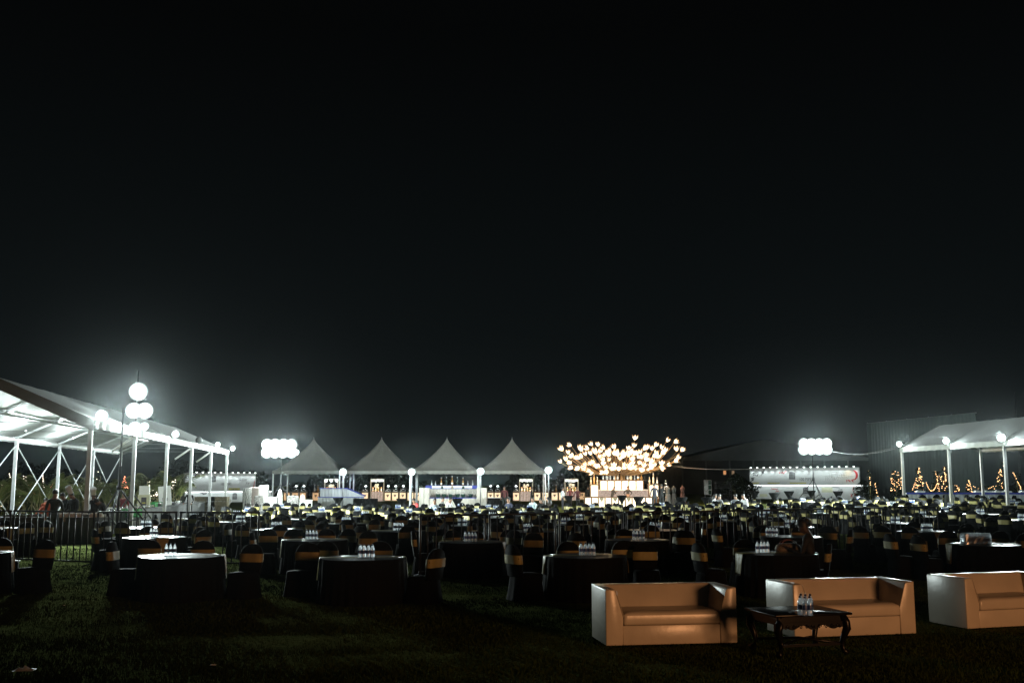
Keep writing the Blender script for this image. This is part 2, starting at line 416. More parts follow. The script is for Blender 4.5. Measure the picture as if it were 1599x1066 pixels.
# ================================================================== MARQUEES
ROW_DIR = Vector((-0.134, 1.0, 0)).normalized()      # both marquees run along this line
ROW_PERP = Vector((1.0, 0.134, 0)).normalized()
LAMPS = []
def marquee(label, p0, bays, bay, width, side, eave, ridge, braced, valance=0.25):
    """p0: foot of the nearest front post. side=-1: body extends to the left of the front row"""
    t = thing('marquee', label, 'marquee', (p0.x, p0.y, 0), math.atan2(ROW_DIR.y, ROW_DIR.x) - PI / 2)
    # local frame: +y along the row away from the camera, x across (side)
    S = side
    M4 = Matrix.Translation(t.location) @ Matrix.Rotation(t.rotation_euler.z, 4, 'Z')
    def g(x, y):
        w = M4 @ Vector((x, y, 0)); return gz(w.x, w.y)
    L_ = bays * bay
    for i in range(bays + 1):
        y = i * bay
        for x in (0, S * width):
            MB().box(x - .075, x + .075, y - .055, y + .055, g(x, y) - .05, eave).build('post', M['alu'], t)
            MB().box(x - .16, x + .16, y - .16, y + .16, g(x, y) - .03, g(x, y) + .025).build('base_plate', M['steel'], t)
        for (xa, za, xb, zb) in ((0, eave, S * width / 2, ridge), (S * width, eave, S * width / 2, ridge)):
            a = Vector((xa, y, za)); b = Vector((xb, y, zb))
            mb = MB(); d = (b - a)
            n = Vector((-d.z, 0, d.x)).normalized() * 0.09
            if n.z > 0: n = -n
            vs = []
            for yy in (-.05, .05):
                for q in (a, b, b + n, a + n): vs.append((q.x, q.y + yy, q.z))
            mb.add(vs, [(0, 1, 2, 3), (7, 6, 5, 4), (0, 4, 5, 1), (1, 5, 6, 2), (2, 6, 7, 3), (3, 7, 4, 0)])
            mb.build('rafter', M['alu'], t)
        # tie wire
        MB().tube([(0, y, eave - .05), (S * width, y, eave - .05)], 0.012, 6).build('tie_wire', M['steel'], t)
    for k, fx in enumerate((0.0, 0.25, 0.5, 0.75, 1.0)):
        x = S * width * fx; z = eave + (ridge - eave) * (1 - abs(fx - .5) * 2) - .13
        MB().box(x - .04, x + .04, 0, L_, z - .05, z + .05).build('purlin', M['alu'], t)
    # roof panels: one per bay and slope, sagging a little between the frames
    for i in range(bays):
        for (xa, xb) in ((0, S * width / 2), (S * width, S * width / 2)):
            vs = []; fs = []; nu, nv = 8, 8
            for u in range(nu + 1):
                for v in range(nv + 1):
                    fu, fv = u / nu, v / nv
                    x = xa + (xb - xa) * fu + (-S * .12 * (1 - fu) if xa == 0 else S * .12 * (1 - fu))
                    z = eave + (ridge - eave) * fu - .045 * math.sin(PI * fv) * (0.3 + math.sin(PI * fu)) + 0.03 + .012 * math.sin(fv * 23 + fu * 7)
                    vs.append((x, (i + fv) * bay, z))
            for u in range(nu):
                for v in range(nv):
                    q = u * (nv + 1) + v; fs.append((q, q + 1, q + nv + 2, q + nv + 1))
            MB().add(vs, fs, 0, True).build('roof_panel', M['roof'], t)
        # eave valances
        for x in (-S * .13, S * (width + .13)):
            vs = []; fs = []; n = 24
            for k in range(n + 1):
                y = (i + k / n) * bay; w = .015 * math.sin(k * 1.9 + i)
                vs += [(x + w, y, eave + .04), (x + w * 1.6, y, eave - valance - .02 * (k % 4 == 2))]
            fs = [(2 * k, 2 * k + 2, 2 * k + 3, 2 * k + 1) for k in range(n)]
            MB().add(vs, fs, 0, True).build('valance', M['roof'], t)
    # gable cloth edges (front and rear), a band that hangs under the rake
    for y in (-.09, L_ + .09):
        for (xa, xb) in ((0, S * width / 2), (S * width, S * width / 2)):
            a = Vector((xa - (xb - xa) * .03, y, eave + .06)); b = Vector((xb, y, ridge + .06))
            MB().add([a, b, b + Vector((0, 0, -.42)), a + Vector((0, 0, -.42))], [(0, 1, 2, 3)]).build('gable_band', M['gable'], t)
    for i in braced:
        y0, y1 = i * bay, (i + 1) * bay; x = S * width
        for (ya, yb) in ((y0, y1), (y1, y0)):
            MB().tube([(x, ya, eave - .35), (x, yb, g(x, yb) + .35)], 0.028, 8).build('cross_brace', M['alu'], t)
    return t, M4
# nearest front posts from the photograph, then along the row
EAVE = 4.3
def row_point(X0, D):                # foot of a post on the line that runs towards pixel x=586 on the horizon
    return Vector((X0 - 0.1343 * D, D, 0))
LP0 = row_point(-10.3, 37.0)
left_bay = 6.95
left_marquee, LM4 = marquee('long white open-sided marquee on the left over the kitchen counters', LP0, 5, left_bay, 7.1, -1, EAVE, 5.9, (2, 4, 1, 3))
RP0 = row_point(33.7, 54.8 - 5.35 * 2)
right_marquee, RM4 = marquee('white open-sided marquee at the right edge over a long white counter', RP0, 4, 5.38, 5.4, 1, EAVE, 5.75, (2, 0))

# ================================================================== FLOODLIGHTS
def make_flood():
    t = thing('floodlight', 'x', 'floodlight')
    mb = MB(); mb.lathe([(0, 0), (.13, 0), (.15, .03), (.15, .09), (.11, .13), (0, .14)], 20, caps=False)
    for k in range(5): mb.box(-.09 + k * .04, -.082 + k * .04, -.09, .09, .12, .17)
    o = mb.build('housing', M['housing'], t); o.rotation_euler = (-PI / 2, 0, 0)
    prof = [(.215 * math.cos(a), .12 * math.sin(a)) for a in [PI / 2 * k / 12 for k in range(13)]]
    MB().lathe(prof, 20, caps=False).build('lens', M['lens'], t).rotation_euler = (PI / 2, 0, 0)
    mb = MB().box(-.165, -.15, .05, .08, -.15, .02).box(.15, .165, .05, .08, -.15, .02).box(-.165, .165, .05, .08, -.165, -.15)
    mb.build('bracket', M['dark_steel'], t)
    return t
flood0 = make_flood(); used_flood = [False]
def flood(loc, aim_rz, tilt, power, label, group=None, lens=1.0, col=COOL, beam=None, glow=.04, cone=112, front=0):
    if not used_flood[0]:
        t = flood0; used_flood[0] = True; t.location = loc; t['label'] = label
        if group: t['group'] = group
    else:
        t = copy_thing(flood0, loc, 0, label, 'floodlight', group)
        if not group and 'group' in t: del t['group']
    t.rotation_euler = (tilt, 0, aim_rz); t.scale = (lens,) * 3
    d = Matrix.Rotation(aim_rz, 4, 'Z') @ Matrix.Rotation(tilt, 4, 'X') @ Vector((0, -1, 0))
    if front:                        # extra beam added towards the camera so the haze glows round the lamp
        p = Vector(loc) + d * .16 * lens
        light('SPOT', p, front, col, 0.10 * lens, aim=(p.x * .25, 2, 1.0), spot=46, blend=.9, name='floodlight_added_beam')
    if power:
        p = Vector(loc) + d * .16 * lens
        if beam:
            light('SPOT', p, power, col, 0.10 * lens, aim=p + Vector(beam), spot=cone, blend=.6, name='floodlight_beam')
            light('POINT', p, power * glow, col, 0.10 * lens, name='floodlight_glow')
        else: light('POINT', p, power, col, 0.10 * lens, name='floodlight_glow')
    return t

G_LM = 'floodlights clamped along the left marquee eave'
# on the left marquee posts
for i, (pw, le, lab) in enumerate([
        (POWER['big'], 1.1, 'large bright floodlight at the nearest front corner of the left marquee'),
        (POWER['big'] * .7, .9, 'bright floodlight at the second front post of the left marquee'),
        (POWER['flood'], .95, 'floodlight facing right at the third front post of the left marquee'),
        (0, .9, 'unlit floodlight at the fourth front post of the left marquee'),
        (POWER['flood'] * .8, .85, 'small lit floodlight at the fifth front post of the left marquee'),
        (POWER['flood'], .9, 'lit floodlight at the far front corner of the left marquee')]):
    p = LM4 @ Vector((0.36, i * left_bay, EAVE + 0.20))
    t = flood(p, math.radians(30 if i else 12), math.radians(8), pw * (1 if i else .26), lab, lens=le, beam=(.85, .42, -.30) if i else (.20, -.90, -.36), glow=.020, cone=112 if i else 105, front=(1200, 1500, 1200, 0, 1400, 1600)[i])
    if not pw:
        for c in list(t.children):
            if c.name.startswith('lens'): c.data = c.data.copy(); c.data.materials[0] = M['steel']
for i, lab in ((1, 'second'), (3, 'fourth'), (4, 'fifth')):
    p = LM4 @ Vector((-0.35, i * left_bay - .5, EAVE - .55))
    tt = thing('tube_light', f'unlit slanted tube light under the eave by the {lab} left marquee post', 'light', p, .5)
    MB().tube([(-.45, 0, -.35), (.35, 0, .25)], .05, 10).build('tube', M['white'], tt)
    MB().tube([(.35, 0, .25), (.42, 0, .5)], .015, 6).build('bracket', M['steel'], tt)

G_RM = 'floodlights along the right marquee eave'
for px, py, D, le, pw, lab in ((1404, 693, 65.3, .9, 1.0, 'leftmost bright floodlight on the far front corner of the right marquee'),
                       (1477, 688, 60.0, 1.0, 1.2, 'middle bright floodlight on the eave of the right marquee'),
                       (1563, 683, 54.6, 1.15, 1.4, 'largest floodlight on the right marquee eave, near the right edge')):
    p = at_y(px, py, D - .5)
    flood(p, math.radians(-12), math.radians(4), POWER['flood'] * 2.6 * pw, lab, lens=le, beam=(-.75, .55, -.26), glow=.005, front=2600)
    MB_ = None

# masts -----------------------------------------------------------
def tripod_mast(label, base, height, spread=1.3, apex=1.7, r=.05, rz=0.2):
    t = thing('lighting_mast', label, 'light stand', base, rz)
    MB().tube([(0, 0, .15), (0, 0, height * .55)], r, 10).build('lower_pole', M['dark_steel'], t)
    MB().tube([(0, 0, height * .55), (0, 0, height)], r * .7, 10).build('upper_pole', M['dark_steel'], t)
    MB().tube([(0, 0, apex - .08), (0, 0, apex + .08)], r * 1.8, 10).build('collar', M['dark_steel'], t)
    for k in range(3):
        a = 2 * PI * k / 3 + .5
        e = (spread * math.cos(a), spread * math.sin(a), .03)
        MB().tube([(0, 0, apex), e], r * .6, 8).build('leg', M['dark_steel'], t)
        MB().tube([(0, 0, .45), (e[0] * .62, e[1] * .62, apex * .4)], r * .4, 6).build('strut', M['dark_steel'], t)
    return t
# left stack mast behind the marquee front
mb_ = at_y(213, 640, 44.5)
tripod_mast('tall light mast rising behind the left marquee roof with stacked floodlights', (mb_.x, 44.5, 0), 7.0, r=.05)
for (px, py, le, pw, lab) in ((216, 611, 1.9, .8, 'topmost floodlight of the tall left mast'),
                      (209, 641, 1.7, .8, 'left floodlight of the middle pair on the tall left mast'),
                      (226, 641, 1.7, .8, 'right floodlight of the middle pair on the tall left mast'),
                      (211, 668, 1.4, .6, 'lowest floodlight of the tall left mast, at the eave')):
    p = at_y(px, py, 44.2)
    flood(p, math.radians(18), math.radians(6), POWER['big'] * pw * 1.6, lab, lens=le, beam=(.75, .55, -.40), glow=.009, front=2600)
for z in (5.1, 5.95):
    pass
# centre-left and right array masts
def array_mast(px, py, base_y, D, label, tagname, rows, cols, w, h, pw):
    c = at_y(px, py, D)
    base = Vector((xat(px, D, 0), D, gz(c.x, D)))
    t = tripod_mast(label, base, c.z - base.z + .3, 1.5, 2.0, .05)
    bar = MB()
    for r_ in range(rows):
        z = c.z - base.z + (r_ - (rows - 1) / 2) * h / rows
        bar.box(-w / 2, w / 2, .02, .08, z - .03, z + .03)
    b = bar.build('crossbar', M['steel'], t); b.rotation_euler.z = -.2
    for r_ in range(rows):
        for k in range(cols):
            x = c.x + (k - (cols - 1) / 2) * w / cols; z = c.z + (r_ - (rows - 1) / 2) * h / rows
            flood((x, D - .12, z), math.radians(R.uniform(-12, 12)), math.radians(R.uniform(-2, 10)),
                  pw / (rows * cols), f"{ORD[k]} floodlight from the left in the {'upper' if r_ else 'lower'} row on the {tagname}", lens=2.2, beam=(R.uniform(-.5, .5), -.9, -.40), glow=.11, cone=150, front=350)
array_mast(437, 700, 795, 78, 'thin tripod mast left of centre carrying a bright floodlight bank', 'centre-left mast', 2, 4, 2.5, 1.2, POWER['mast'] * 1.5)
p_extra = at_y(462, 706, 77.5)
flood((p_extra.x, 77.5, p_extra.z), math.radians(25), .05, 120, 'single floodlight sticking out right of the centre-left bank', lens=1.2)
array_mast(1272, 697, 785, 84, 'thin tripod mast before the right bar carrying a bright floodlight bank', 'right mast', 2, 4, 2.5, 1.0, POWER['mast'])

# dark empty tripod in front of the left marquee
p = on_ground(182, 838)
tripod_mast('tall dark empty tripod stand just behind the left end of the barrier', p, at_y(182, 638, p.y).z, 1.45, 1.9, .055, .1)

# ================================================================== TENTS
def pagoda(label, cx, cyy, wid, eave, peak):
    t = thing('pagoda_tent', label, 'tent', (cx, cyy, gz(cx, cyy)), 0)
    h = wid / 2
    vs = []; fs = []; n = 12; rings = 16
    for j in range(rings + 1):
        f = j / rings                       # 0 at the peak, 1 at the eave
        z = eave + (peak - eave) * ((1 - f) ** 1.32)
        for k in range(4 * n):
            side, u = divmod(k, n); u = u / n * 2 - 1
            x, y = [(u, -1), (1, u), (-u, 1), (-1, -u)][side]
            rr = f * h
            zz = z + (.05 * math.sin(u * 9 + j * .35) * f * (1 - f) * 2.2 if 0 < j < rings else 0) - .10 * (1 - u * u) * math.sin(PI * f) * .6
            if j == rings: zz -= 0.0
            vs.append((x * rr if j else x * .06, y * rr if j else y * .06, zz))
    N4 = 4 * n
    for j in range(rings):
        for k in range(N4):
            k2 = (k + 1) % N4; fs.append((j * N4 + k, j * N4 + k2, (j + 1) * N4 + k2, (j + 1) * N4 + k))
    MB().add(vs, fs, 0, True).build('canopy', M['tent'], t)
    # scalloped valance
    vs = []; fs = []; m_ = 80
    for k in range(4 * m_):
        side, u = divmod(k, m_); u = u / m_ * 2 - 1
        x, y = [(u, -1), (1, u), (-u, 1), (-1, -u)][side]
        sc = .24 + .05 * abs(math.sin((u + 1) * h * PI / .5))
        w = 1 + .004 * math.sin(k * .9)
        vs += [(x * h * w, y * h * w, eave), (x * h * w, y * h * w, eave - sc)]
    NN = 4 * m_
    fs = [(2 * k, 2 * ((k + 1) % NN), 2 * ((k + 1) % NN) + 1, 2 * k + 1) for k in range(NN)]
    MB().add(vs, fs).build('valance', M['tent'], t)
    MB().lathe([(.05, 0), (.05, .1), (.01, .3)], 8, c=(0, 0, peak - .06)).build('finial', M['steel'], t)
    for sx in (-1, 1):
        for sy in (-1, 1):
            MB().box(sx * (h - .08) - .05, sx * (h - .08) + .05, sy * (h - .08) - .05, sy * (h - .08) + .05, -.05, eave).build('pole', M['alu'], t)
        MB().box(sx * (h - .08) - .03, sx * (h - .08) + .03, -h + .08, h - .08, eave - .1, eave - .04).build('rail', M['alu'], t)
        MB().box(-h + .08, h - .08, sx * (h - .08) - .03, sx * (h - .08) + .03, eave - .1, eave - .04).build('rail', M['alu'], t)
    return t
TD = 93.0
for px, lab in ((490, 'leftmost of four white pointed tents, behind the floodlight bank'),
                (596, 'second of four white pointed tents, above the grey draped bar'),
                (698, 'third of four white pointed tents, above the bottle display stage'),
                (799.5, 'rightmost of four white pointed tents, left of the glowing tree')):
    X = xat(px, TD, 6)
    pagoda(lab, X, TD, 6.0, at_y(px, 734.5, TD - 3).z, at_y(px, 686, TD).z)
# lamp posts in front of the tents
for i, (px, py, side) in enumerate(((536, 738.5, 'first and second'), (643, 738.5, 'second and third'), (750.5, 737.5, 'third and fourth'), (856.5, 735.5, 'x'))):
    D = 88.5
    c = at_y(px, py, D); g_ = gz(c.x, D)
    lab = f'slim lamp post between the {side} white tents' if i < 3 else 'slim lamp post right of the rightmost white tent'
    t = thing('lamp_post', lab, 'lamp post', (c.x, D, g_))
    MB().tube([(0, 0, -.02), (0, 0, c.z - g_)], .045, 8).build('pole', M['steel'], t)
    MB().lathe([(.25, 0), (.25, .04), (.06, .06)], 12).build('base', M['steel'], t)
    prof = [(.34 * math.cos(a), .12 * math.sin(a)) for a in [PI / 2 * k / 12 for k in range(13)]]
    g2 = MB().lathe(prof, 20, caps=False).build('lamp_glass', M['lens'], t, (0, -.1, c.z - g_ + .1)); g2.rotation_euler = (PI / 2, 0, 0)
    MB().tube([(0, .12, c.z - g_ + .1), (0, -.098, c.z - g_ + .1)], [.10, .2], 16).build('lamp_head', M['housing'], t)
    light('POINT', (c.x, D - .75, c.z), POWER['tent'], COOL, .25, name='lamp_post_glow')
    light('SPOT', (c.x, D - .5, c.z + .1), 2600, COOL, .25, aim=(c.x * .5, 2, 1), spot=40, blend=.9, name='lamp_post_added_beam')  # second beam added at the post, aimed at the camera for a halo
# ================================================================== TABLES, CHAIRS, BOTTLES
TABLES = [  # tabletop pixel (x of the table centre, y of the top)
 (-47,862),(284,867),(567,870),(914,867),(1213,863),(1535,849),
 (241,838),(492,842),(737,845),(995,842),(1236,837),(1445,829),
 (-8,824),(432,826),(622,828),(824,829),(1022,827),(1232,822),(1398,816),(1594,811),(229,823),
 (304,809),(375,814),(484,810),(541,817),(571,806),(628,811),(694,807),(722,820),(769,808),(817,804),(884,818),(906,811),
 (935,804),(1060,805),(1068,815),(1189,807),(1222,812),(1355,803),(1531,802),(1130,813),
 (387,799),(439,799),(502,799),(559,797),(639,801),(683,798),(746,801),(845,801),(988,799),(1197,801),(1090,798),(1339,797),(1440,806),(1280,801),
 (440,792),(523,792),(622,794),(719,792),(763,793),(775,795),(827,794),(880,794),(924,792),(1014,794),(1111,793),(1145,787),(1224,793),
 (1033,790),(1254,783),(1319,786),(1352,791),(1485,791),(1591,789),(1341,781),(1424,786),(1437,778),(1535,783),(1548,779),(1581,785),(1394,789),(1180,795),(1290,793),(1475,798),(370,805),
]
BANDS = [856, 833.5, 819.5, 808.5, 799.5, 791.5, 0]
tabs = []
for (px, py) in TABLES:
    p = on_ground(px, py, .755)
    row = next(i for i, b in enumerate(BANDS) if py >= b)
    tabs.append(dict(px=px, py=py, p=p, row=row))
tabs.sort(key=lambda t: -t['py'])
kept = []
for t in tabs:                       # no two tables closer than they could stand
    if all((t['p'] - k['p']).length > 2.0 for k in kept): kept.append(t)
tabs = kept
# merge close tables in depth only after sorting; name rows from the front
for r in range(len(BANDS)):
    rr = sorted([t for t in tabs if t['row'] == r], key=lambda t: t['px'])
    for i, t in enumerate(rr):
        pos = f"{ORD[i]} from left" if i < len(rr) - 1 or i == 0 else "rightmost"
        if i == 0: pos = 'leftmost'
        t['name'] = f"{pos} table in {ORD[r] if r else 'front'} row"

# table meshes: a pleated skirt that reaches the lawn and a flat top with a soft edge
def table_skirt_mesh(seed, nseg, amp):
    rr = random.Random(seed); vs = []; fs = []
    ph = [rr.uniform(0, 6.28) for _ in range(4)]
    levels = [(.745, .748, 0), (.752, .735, .1), (.757, .66, .35), (.765, .40, .8), (.785, .15, 1.1), (.80, .0, 1.3)]
    for (r, z, q) in levels:
        for k in range(nseg):
            t = 2 * PI * k / nseg
            w = amp * q * (math.sin(t * 30 + ph[0] + .6 * math.sin(t * 3 + ph[1])) * .7 + .5 * math.sin(t * 17 + ph[2]))
            vs.append(((r + w) * math.cos(t), (r + w) * math.sin(t), z))
    for j in range(len(levels) - 1):
        for k in range(nseg):
            k2 = (k + 1) % nseg; fs.append((j * nseg + k, j * nseg + k2, (j + 1) * nseg + k2, (j + 1) * nseg + k))
    return MB().add(vs, fs, 0, True).mesh('table_skirt', M['black_cloth'])
def table_top_mesh(seed, nseg=48):
    rr = random.Random(seed); vs = [(0, 0, .756)]; fs = []
    ph = rr.uniform(0, 6)
    rings = [(.25, .756), (.55, .755), (.72, .754), (.745, .749)]
    for (r, z) in rings:
        for k in range(nseg):
            t = 2 * PI * k / nseg
            vs.append((r * math.cos(t), r * math.sin(t), z + .0025 * math.sin(t * 5 + ph + r * 9)))
    fs += [(0, 1 + k, 1 + (k + 1) % nseg) for k in range(nseg)]
    for j in range(len(rings) - 1):
        for k in range(nseg):
            a = 1 + j * nseg; k2 = (k + 1) % nseg
            fs.append((a + k, a + nseg + k, a + nseg + k2, a + k2))
    return MB().add(vs, fs, 0, True).mesh('tabletop', M['black_top'])
M['black_top'] = mat('black_satin_top', (0.018, 0.019, 0.020), 0.36, bump=0.25, bscale=6, spec=0.5)
SK = [table_skirt_mesh(i, 180, .012) for i in range(3)]
TP = [table_top_mesh(i) for i in range(2)]
def runner_mesh(seed, drop, w):
    rr = random.Random(seed); vs = []; fs = []
    path = [(-.79, .757 - drop), (-.775, .757 - drop * .5), (-.765, .74), (-.752, .762), (-.5, .762), (0, .763), (.5, .762), (.752, .762), (.765, .74), (.775, .757 - drop * .5), (.79, .757 - drop)]
    n = 7
    for i, (x, z) in enumerate(path):
        hang = i < 2 or i > 8
        for k in range(n):
            u = k / (n - 1) * 2 - 1
            sq = .72 if hang else 1
            vs.append((x + (.015 * math.sin(k * 2.3 + seed) if hang else 0), u * w * sq + .01 * math.sin(i + seed), z + (.0 if hang else .003 * math.sin(k * 2 + i))))
    for i in range(len(path) - 1):
        for k in range(n - 1):
            a = i * n + k; fs.append((a, a + 1, a + n + 1, a + n))
    o = MB().add(vs, fs, 0, True).mesh('table_runner', M['gold'])
    return o
RUN = [runner_mesh(i, d, w) for i, (d, w) in enumerate(((.38, .12), (.42, .15), (.32, .10), (.40, .17)))]

def make_chair():
    t = thing('banquet_chair', 'x', 'chair')
    mb = MB()
    # skirt: tapered block from the lawn up to the seat, with soft folds
    nseg = 32; levels = [(.0, .285, .29), (.12, .265, .27), (.30, .245, .25), (.44, .235, .24), (.475, .225, .23)]
    vs = []; fs = []
    for j, (z, hx, hy) in enumerate(levels):
        for k in range(nseg):
            a = 2 * PI * k / nseg; c, s_ = math.cos(a), math.sin(a)
            q = 1 / max(abs(c) ** 4 + abs(s_) ** 4, 1e-6) ** .25
            w = (.012 * math.sin(a * 8 + .5) + .008 * math.sin(a * 13)) * (1 - j / 4)
            vs.append((c * q * (hx + w), s_ * q * (hy + w) + .01, z))
    for j in range(len(levels) - 1):
        for k in range(nseg):
            k2 = (k + 1) % nseg; fs.append((j * nseg + k, j * nseg + k2, (j + 1) * nseg + k2, (j + 1) * nseg + k))
    vs.append((0, 0.01, .49)); top = len(vs) - 1
    fs += [((len(levels) - 1) * nseg + k, (len(levels) - 1) * nseg + (k + 1) % nseg, top) for k in range(nseg)]
    mb.add(vs, fs, 0, True)
    mb.build('seat_cover', M['black_cloth'], t)
    # back: a slab with a domed top, leaning slightly back
    prof = [(-.215, .42), (.215, .42), (.228, .60), (.230, .76), (.215, .86), (.175, .93), (.10, .985), (0, 1.0), (-.10, .985), (-.175, .93), (-.215, .86), (-.230, .76), (-.228, .60)]
    mb = MB(); vs = []; n = len(prof)
    def yb(z): return -.20 - (z - .45) * .13
    for off, sc in ((-.045, .93), (-.03, 1.0), (.03, 1.0), (.045, .93)):
        for x, z in prof:
            zc = .72; vs.append((x * sc, yb(z) + off, zc + (z - zc) * (1 - (1 - sc) * .6)))
    fs = []
    for j in range(3):
        for k in range(n):
            k2 = (k + 1) % n; fs.append((j * n + k, j * n + k2, (j + 1) * n + k2, (j + 1) * n + k))
    fs += [tuple(range(n))[::-1], tuple(range(3 * n, 4 * n))]
    mb.add(vs, fs, 0, True); mb.build('back_cover', M['black_cloth'], t)
    # sash: a gold band right round the back
    mb = MB(); vs = []
    for z in (.655, .70, .76, .815):
        for (x, y) in ((-.238, 0), (-.225, -.052), (-.08, -.060), (.08, -.062), (.225, -.052), (.238, 0), (.225, .052), (.08, .056), (-.08, .055), (-.225, .052)):
            vs.append((x * (1 - .012 * math.sin(z * 60)), yb(z) + y + .004 * math.sin(z * 90 + x * 14), z))
    fs = [(j * 10 + k, j * 10 + (k + 1) % 10, (j + 1) * 10 + (k + 1) % 10, (j + 1) * 10 + k) for j in range(3) for k in range(10)]
    mb.add(vs, fs, 0, True); mb.build('sash', M['gold'], t)
    return t
chair0 = make_chair()
chair_meshes = [(c.name.split('.')[0], c.data) for c in chair0.children]
CH = []       # every chair: (position, angle, label, size on screen)
def near_any(p, d): return any((Vector((p[0], p[1], 0)) - Vector((c[0][0], c[0][1], 0))).length < d for c in CH)
def tnear(p):
    return min(tabs, key=lambda t: (Vector((t['p'].x, t['p'].y)) - Vector((p[0], p[1]))).length)
SECT = ['far side', 'far right', 'right side', 'near right', 'near side', 'near left', 'left side', 'far left']
used_sect = {}
def sector(tab, p):
    a = math.atan2(p[0] - tab['p'].x, p[1] - tab['p'].y)      # 0 = away from the camera, + = right
    k = int(round(a / (PI / 4))) % 8
    return SECT[k]
# chairs whose orange sash backs can be read one by one in the photograph
SASH = [(9,854,34),(55,863,47),(196,865,44),(242,857,38),(319,859,40),(380,868,43),(303,840,26),(330,839,26),(172,840,26),
 (472,866,43),(516,862,40),(597,862,34),(421,838,32),(448,837,22),(515,837,30),(562,843,34),(570,828,27),(660,873,43),(663,845,34),
 (692,838,26),(747,841,22),(794,840,28),(821,870,42),(884,861,38),(911,847,32),(828,846,33),(960,835,29),(969,861,38),(1009,865,42),
 (1062,843,33),(1109,864,41),(1160,855,36),(1134,837,31),(1185,832,28),(1245,833,28),(1286,833,26),(1350,833,30),(1385,832,30),
 (1407,848,35),(1448,850,35),(1474,841,26),(1502,828,30),(1551,842,30),(1594,845,34),(1542,815,22),(1114,816,20),(30,826,26),(62,825,20)]
for (px, py, w) in SASH:
    p = on_ground(px, py, .735)
    if near_any(p, .5): continue
    # it faces the nearest table that lies beyond it
    best = None
    for t in tabs:
        d = Vector((t['p'].x - p.x, t['p'].y - p.y))
        if .7 < d.length < 2.6 and d.y > -.75:
            s = d.length - d.y * .5
            if best is None or s < best[0]: best = (s, t, d)
    if best:
        d = best[2]; ang = math.atan2(d.y, d.x) - PI / 2
        ang *= .75
    else: ang = R.uniform(-.2, .2)
    # keep out of table skirts
    for t in tabs:
        q = Vector((p.x - t['p'].x, p.y - t['p'].y))
        if q.length < 1.12:
            q = q.normalized() * 1.12; p.x, p.y = t['p'].x + q.x, t['p'].y + q.y
    CH.append([(p.x, p.y), ang, best[1] if best else tnear(p)])
for t in tabs:
    n = 7 if t['row'] > 1 else 6
    a0 = R.uniform(0, 2 * PI)
    for k in range(n + (t['row'] > 2)):
        a = a0 + 2 * PI * k / (n + (t['row'] > 2)) + R.uniform(-.12, .12)
        rr = 1.14 + R.uniform(-.03, .16)
        p = (t['p'].x + rr * math.cos(a), t['p'].y + rr * math.sin(a))
        if t['row'] <= 1 and math.sin(a) < -.30: continue          # the near side of the front tables is open
        if t['row'] == 0 and math.sin(a) > .2: continue
        if near_any(p, .58): continue
        if any((Vector(p) - t2['p'].xy).length < 1.08 for t2 in tabs if t2 is not t): continue
        CH.append([p, a + PI / 2 + R.uniform(-.25, .25), t])
# chairs standing beyond 300 become one mass
CH.sort(key=lambda c: c[0][1])
NIND = 300
seen = {}
for i, (p, ang, t) in enumerate(CH[:NIND]):
    sct = sector(t, p)
    key = (t['name'], sct)
    seen[key] = seen.get(key, 0) + 1
    if seen[key] > 1:                                   # a second one in the same sector: which of the two is it
        c = SECT.index(sct)
        lab = f"gold-sashed black chair, behind another, {sct} of {t['name']}"
        if seen[key] > 2: lab = f"gold-sashed black chair, outermost of three, {sct} of {t['name']}"
    else:
        lab = f"gold-sashed black chair, {sct} of {t['name']}"
    loc = (p[0], p[1], gz(*p) - .005)
    grp = 'black covered banquet chairs with gold sashes'
    if i == 0:
        c = chair0; c.location = loc; c.rotation_euler = (0, 0, ang); c['label'] = lab; c['group'] = grp; c['category'] = 'chair'
    else:
        c = copy_thing(chair0, loc, ang, lab, 'chair', grp)
    s = R.uniform(.97, 1.03); c.scale = (s, s, R.uniform(.93, .98))
if len(CH) > NIND:
    mb = MB()
    for (p, ang, t) in CH[NIND:]:
        m4 = Matrix.Translation((p[0], p[1], gz(*p))) @ Matrix.Rotation(ang, 4, 'Z')
        for nm, me in chair_meshes:
            mb.add([m4 @ v.co for v in me.vertices], [tuple(f.vertices) for f in me.polygons], 1 if nm == 'sash' else 0, True)
    tag(mb.build('far_banquet_chairs', [M['black_cloth'], M['gold']]), 'farthest rows of black covered chairs with gold sashes before the bars', 'chair', kind='stuff')
print('CHAIRS', len(CH), 'TABLES', len(tabs))

# tables
for i, t in enumerate(tabs):
    p = t['p']
    nm = t['name']
    tt = thing('round_table', f"round table under floor-length black cloth, the {nm}", 'table', p, R.uniform(0, 6.28), 'round banquet tables under black cloths')
    put('table_skirt', SK[i % 3], tt); put('tabletop', TP[i % 2], tt)
    t['runner'] = False
    if R.random() < (.9 if t['row'] > 2 else .62) or t['row'] == 0:
        ang = R.uniform(-.35, .35) if R.random() < .7 else R.uniform(0, 3)
        if t['row'] == 0: ang = .18
        o = put('table_runner', RUN[i % 4], None, (p.x, p.y, p.z + .003), ang)
        tag(o, f"gold satin strip laid across the {nm}", 'table runner', 'gold runners on the banquet tables')

